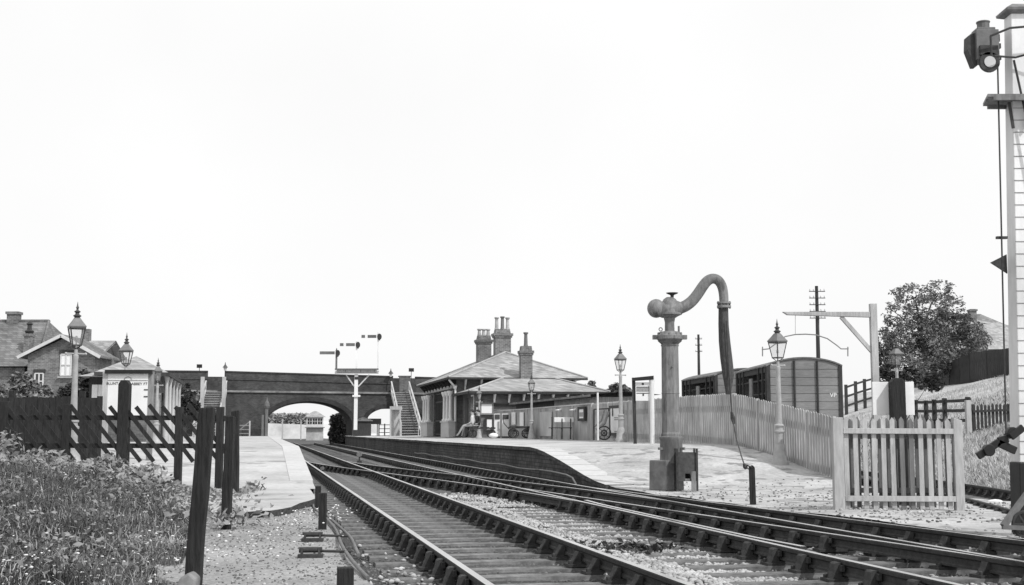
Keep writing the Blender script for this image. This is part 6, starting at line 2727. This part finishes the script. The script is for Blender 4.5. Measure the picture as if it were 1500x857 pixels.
# left wing with lower roof
m = MB()
xa, xb = wl(128, 0)[0], x0 - .02
z3 = wl(0, 552)[1]
m.add([(xa - .3, -.5, z3), (xb, -.5, z3), (xb, 4, z3), (xa - .3, 4, z3), (xa + .9, 1.7, z3 + .45), (xb, 1.7, z3 + .5)], [(0, 1, 5, 4), (1, 2, 5), (2, 3, 4, 5), (3, 0, 4), (3, 2, 1, 0)])
m.build('wing_roof', 'slate', r)
m = MB()
m.box(((xa + xb) / 2, .6, z3 / 2), (xb - xa - .1, .25, z3))
m.build('wing_wall', 'darkwood', r)
for k in (.35, .62):
    m = MB()
    m.box((xa + (xb - xa) * k, .46, z3 - .75), (.28, .04, .8))
    m.build('window', 'paper', r)

# ------------------------------------------------------------------ station name board
NBY = 34.0
nx0 = P(186, 600, NBY)[0]
r = thing('name_board', 'white board with dark eave and small lettering between two pale posts, left platform', 'sign', (nx0, NBY, .6))
nb = lambda px, py: (P(px, py, NBY)[0] - nx0, P(px, py, NBY)[1] - .6)
for px, w_, mat in ((152.5, .14, 'palepost'), (219, .12, 'greywood')):
    m = MB()
    zt = nb(0, 544)[1]
    m.box((nb(px, 0)[0], .05, zt / 2 - .2), (w_, .16, zt + .4))
    m.build('post', mat, r)
xa, xb = nb(156.5, 0)[0], nb(215.5, 0)[0]
za, zb = nb(0, 547.5)[1], nb(0, 612)[1]
m = MB()
m.box(((xa + xb) / 2, 0, (za + zb) / 2), (xb - xa, .06, za - zb))
m.build('board', 'paper', r)
m = MB()
m.prism([(-.12, nb(0, 547.5)[1]), (.25, nb(0, 547.5)[1]), (.25, nb(0, 542.2)[1]), (-.12, nb(0, 542)[1])], 'x', nb(153, 0)[0], nb(222, 0)[0])
m.build('eave', 'black', r)
m = MB()
zl_ = nb(0, 557.3)[1]
m.box(((xa + xb) / 2, -.034, zl_), (xb - xa - .01, .012, .02))
m.tube([((xa + xb) / 2 + .1 * math.cos(a), -.035, zl_ + .09 * math.sin(a)) for a in [math.pi * i / 10 for i in range(11)]], .012, 6)
m.build('moulding', 'greyink', r)
text_mesh('BLUNT AT', .1, 'lettering', 'ink', r, (nb(167.5, 0)[0], -.034, nb(0, 562)[1]), (math.pi / 2, 0, 0), .004)
text_mesh('ABBEY FT', .1, 'lettering', 'ink', r, (nb(203, 0)[0], -.034, nb(0, 562.5)[1]), (math.pi / 2, 0, 0), .004)
m = MB()
m.box((xb - .05, -.035, nb(0, 571)[1]), (.1, .01, .03))
m.box((xb - .05, -.035, nb(0, 581)[1]), (.1, .012, .03))
m.build('small_notice', 'ink', r)

# ------------------------------------------------------------------ house on the left
HY_ = 72.0
hx = P(92, 600, HY_)[0]
r = thing('house', 'dark brick house with white-edged front gable, long roof and chimneys at the left edge', 'house', (hx, HY_, .5))
h = lambda px, py, Y=HY_: (P(px, py, Y)[0] - hx, P(px, py, Y)[1] - .5)
gl_, gr_ = h(37, 0)[0], h(136, 0)[0]
ze, za = h(0, 522)[1], h(0, 493)[1]
xap = h(88, 0)[0]
m = MB()
zel = ze - .05
m.prism([(gl_, -.5), (gr_, -.5), (gr_, h(0, 520)[1]), (xap, za - .12), (gl_, h(0, 520)[1])], 'y', 0, 3)
m.build('gable_wall', 'housebrick', r)
m = MB()
el, er = h(29, 525), h(150, 524.5)
for A, B in (((el[0], el[1]), (xap, za)), ((xap, za), (er[0], er[1]))):
    m.add([(A[0], -.35, A[1]), (B[0], -.35, B[1]), (B[0], 3.2, B[1]), (A[0], 3.2, A[1]), (A[0], -.35, A[1] + .12), (B[0], -.35, B[1] + .12), (B[0], 3.2, B[1] + .12), (A[0], 3.2, A[1] + .12)], [(0, 1, 2, 3), (7, 6, 5, 4), (4, 5, 1, 0), (0, 3, 7, 4), (1, 5, 6, 2)])
m.build('gable_roof', 'darkslate', r)
m = MB()
for A, B in (((el[0], el[1]), (xap, za)), ((xap, za), (er[0], er[1]))):
    m.bar((A[0], -.4, A[1] + .03), (B[0], -.4, B[1] + .03), .06, .17, up=(0, 1, 0)) if False else m.bar((A[0], -.4, A[1] + .03), (B[0], -.4, B[1] + .03), .06, .17)
m.build('bargeboard', 'cream', r)


def window(px0, px1, py0, py1, parent, lit, Y=HY_, y=-.02):
    a, zt = h(px0, py0, Y)
    b, zb = h(px1, py1, Y)
    m = MB()
    for p, q in (((a, zb), (b, zb)), ((a, zt), (b, zt)), ((a, zb), (a, zt)), ((b, zb), (b, zt)), (((a + b) / 2, zb), ((a + b) / 2, zt)), ((a, (zb + zt) / 2), (b, (zb + zt) / 2))):
        m.bar((p[0], y - .03, p[1]), (q[0], y - .03, q[1]), .07, .06)
    w_ = m.build('window', 'cream', parent)
    m = MB()
    m.box(((a + b) / 2, y, (zt + zb) / 2), (b - a, .03, zt - zb))
    m.build('pane', lit, w_)
    m = MB()
    m.box(((a + b) / 2, y - .06, zb - .1), (b - a + .25, .2, .09))
    m.build('sill', 'ststone', w_)
    m = MB()
    m.box(((a + b) / 2, y - .02, zt + .14), (b - a + .2, .06, .18))
    m.build('lintel', 'darkwood', w_)


window(90, 104, 519, 550, r, 'paper')  # the pane's lit look is put into its white material
window(52, 63, 547, 570, r, 'darkglass')
# main range behind with long roof
MYb = 6.5
m = MB()
rz, rze = h(0, 471, HY_ + MYb)[1], h(0, 537, HY_ + 2)[1]
xl, xr_ = h(-150, 0, HY_ + MYb)[0], h(66, 0, HY_ + MYb)[0]
xe = h(112, 0, HY_ + 6)[0]
m.add([(xl, 1.6, rze), (xe - 1.2, 1.6, rze), (xe, 11.4, rze), (xl, 11.4, rze), (xl, MYb, rz), (xr_, MYb, rz)], [(0, 1, 5, 4), (1, 2, 5), (2, 3, 4, 5), (3, 2, 1, 0), (3, 0, 4)])
m.build('main_roof', 'darkslate', r)
m = MB()
m.box(((xl + xe) / 2 - .8, 6.5, rze / 2 - .3), (xe - xl - 2, 8.8, rze + .5))
m.build('main_wall', 'housebrick', r)
m = MB()
m.tube([(xr_, MYb, rz + .04), (xe - 1.2 + .2, 2.0, rze + .25)], .09, 6)
m.tube([(xl, MYb, rz + .04), (xr_, MYb, rz + .04)], .09, 6)
m.build('ridge_tiles', 'darkslate', r)
for px0, px1, pt, yl, zb in ((13, 29, 457, MYb, rz - .6), (38, 48, 489, 3.2, rze + .4)):
    a, zt = h(px0, pt, HY_ + yl)
    b, _ = h(px1, pt, HY_ + yl)
    m = MB()
    m.box(((a + b) / 2, yl, (zb + zt) / 2), (b - a, .6, zt - zb))
    m.box(((a + b) / 2, yl, zt - .08), ((b - a) * 1.2, .75, .16))
    c = m.build('chimney', 'chimbrick', r)
    if px0 > 30:
        m = MB()
        m.lathe([(.2, zt), (.28, zt + .15), (.14, zt + .25), (.12, zt + .5), (.2, zt + .58), (.08, zt + .7)], 10, ((a + b) / 2, yl, 0))
        m.build('chimney_pot', 'iron', c)
m = MB()
a0, a1 = h(118, 0, HY_ + 6)[0], h(166, 0, HY_ + 6)[0]
zr2, ze2 = h(0, 499, HY_ + 6)[1], h(0, 526, HY_ + 4)[1]
m.add([(a0 - 2, 3.6, ze2), (a1 - .35, 3.6, ze2), (a1 + .1, 8.4, ze2), (a0 - 2, 8.4, ze2), (a0 - 2, 6, zr2), (a1, 6, zr2)], [(0, 1, 5, 4), (2, 3, 4, 5)])
m.add([(a0 - 2, 3.6, ze2 - .1), (a1 - .35, 3.6, ze2 - .1), (a1, 6, zr2 - .1), (a0 - 2, 6, zr2 - .1), (a1 + .1, 8.4, ze2 - .1), (a0 - 2, 8.4, ze2 - .1)], [(3, 2, 1, 0), (5, 4, 2, 3)])
m.build('wing_roof', 'slate', r, norm=False)
m = MB()
m.prism([(3.9, -.5), (8.1, -.5), (8.1, ze2), (6, zr2 - .15), (3.9, ze2)], 'x', a0 - 1.6, a1 - .45)
m.build('wing_wall', 'housebrick', r)
m = MB()
m.box((h(122, 0, HY_ + 6)[0], 6, zr2 + .2), (.45, .5, 1.0))
m.build('chimney', 'chimbrick', r)
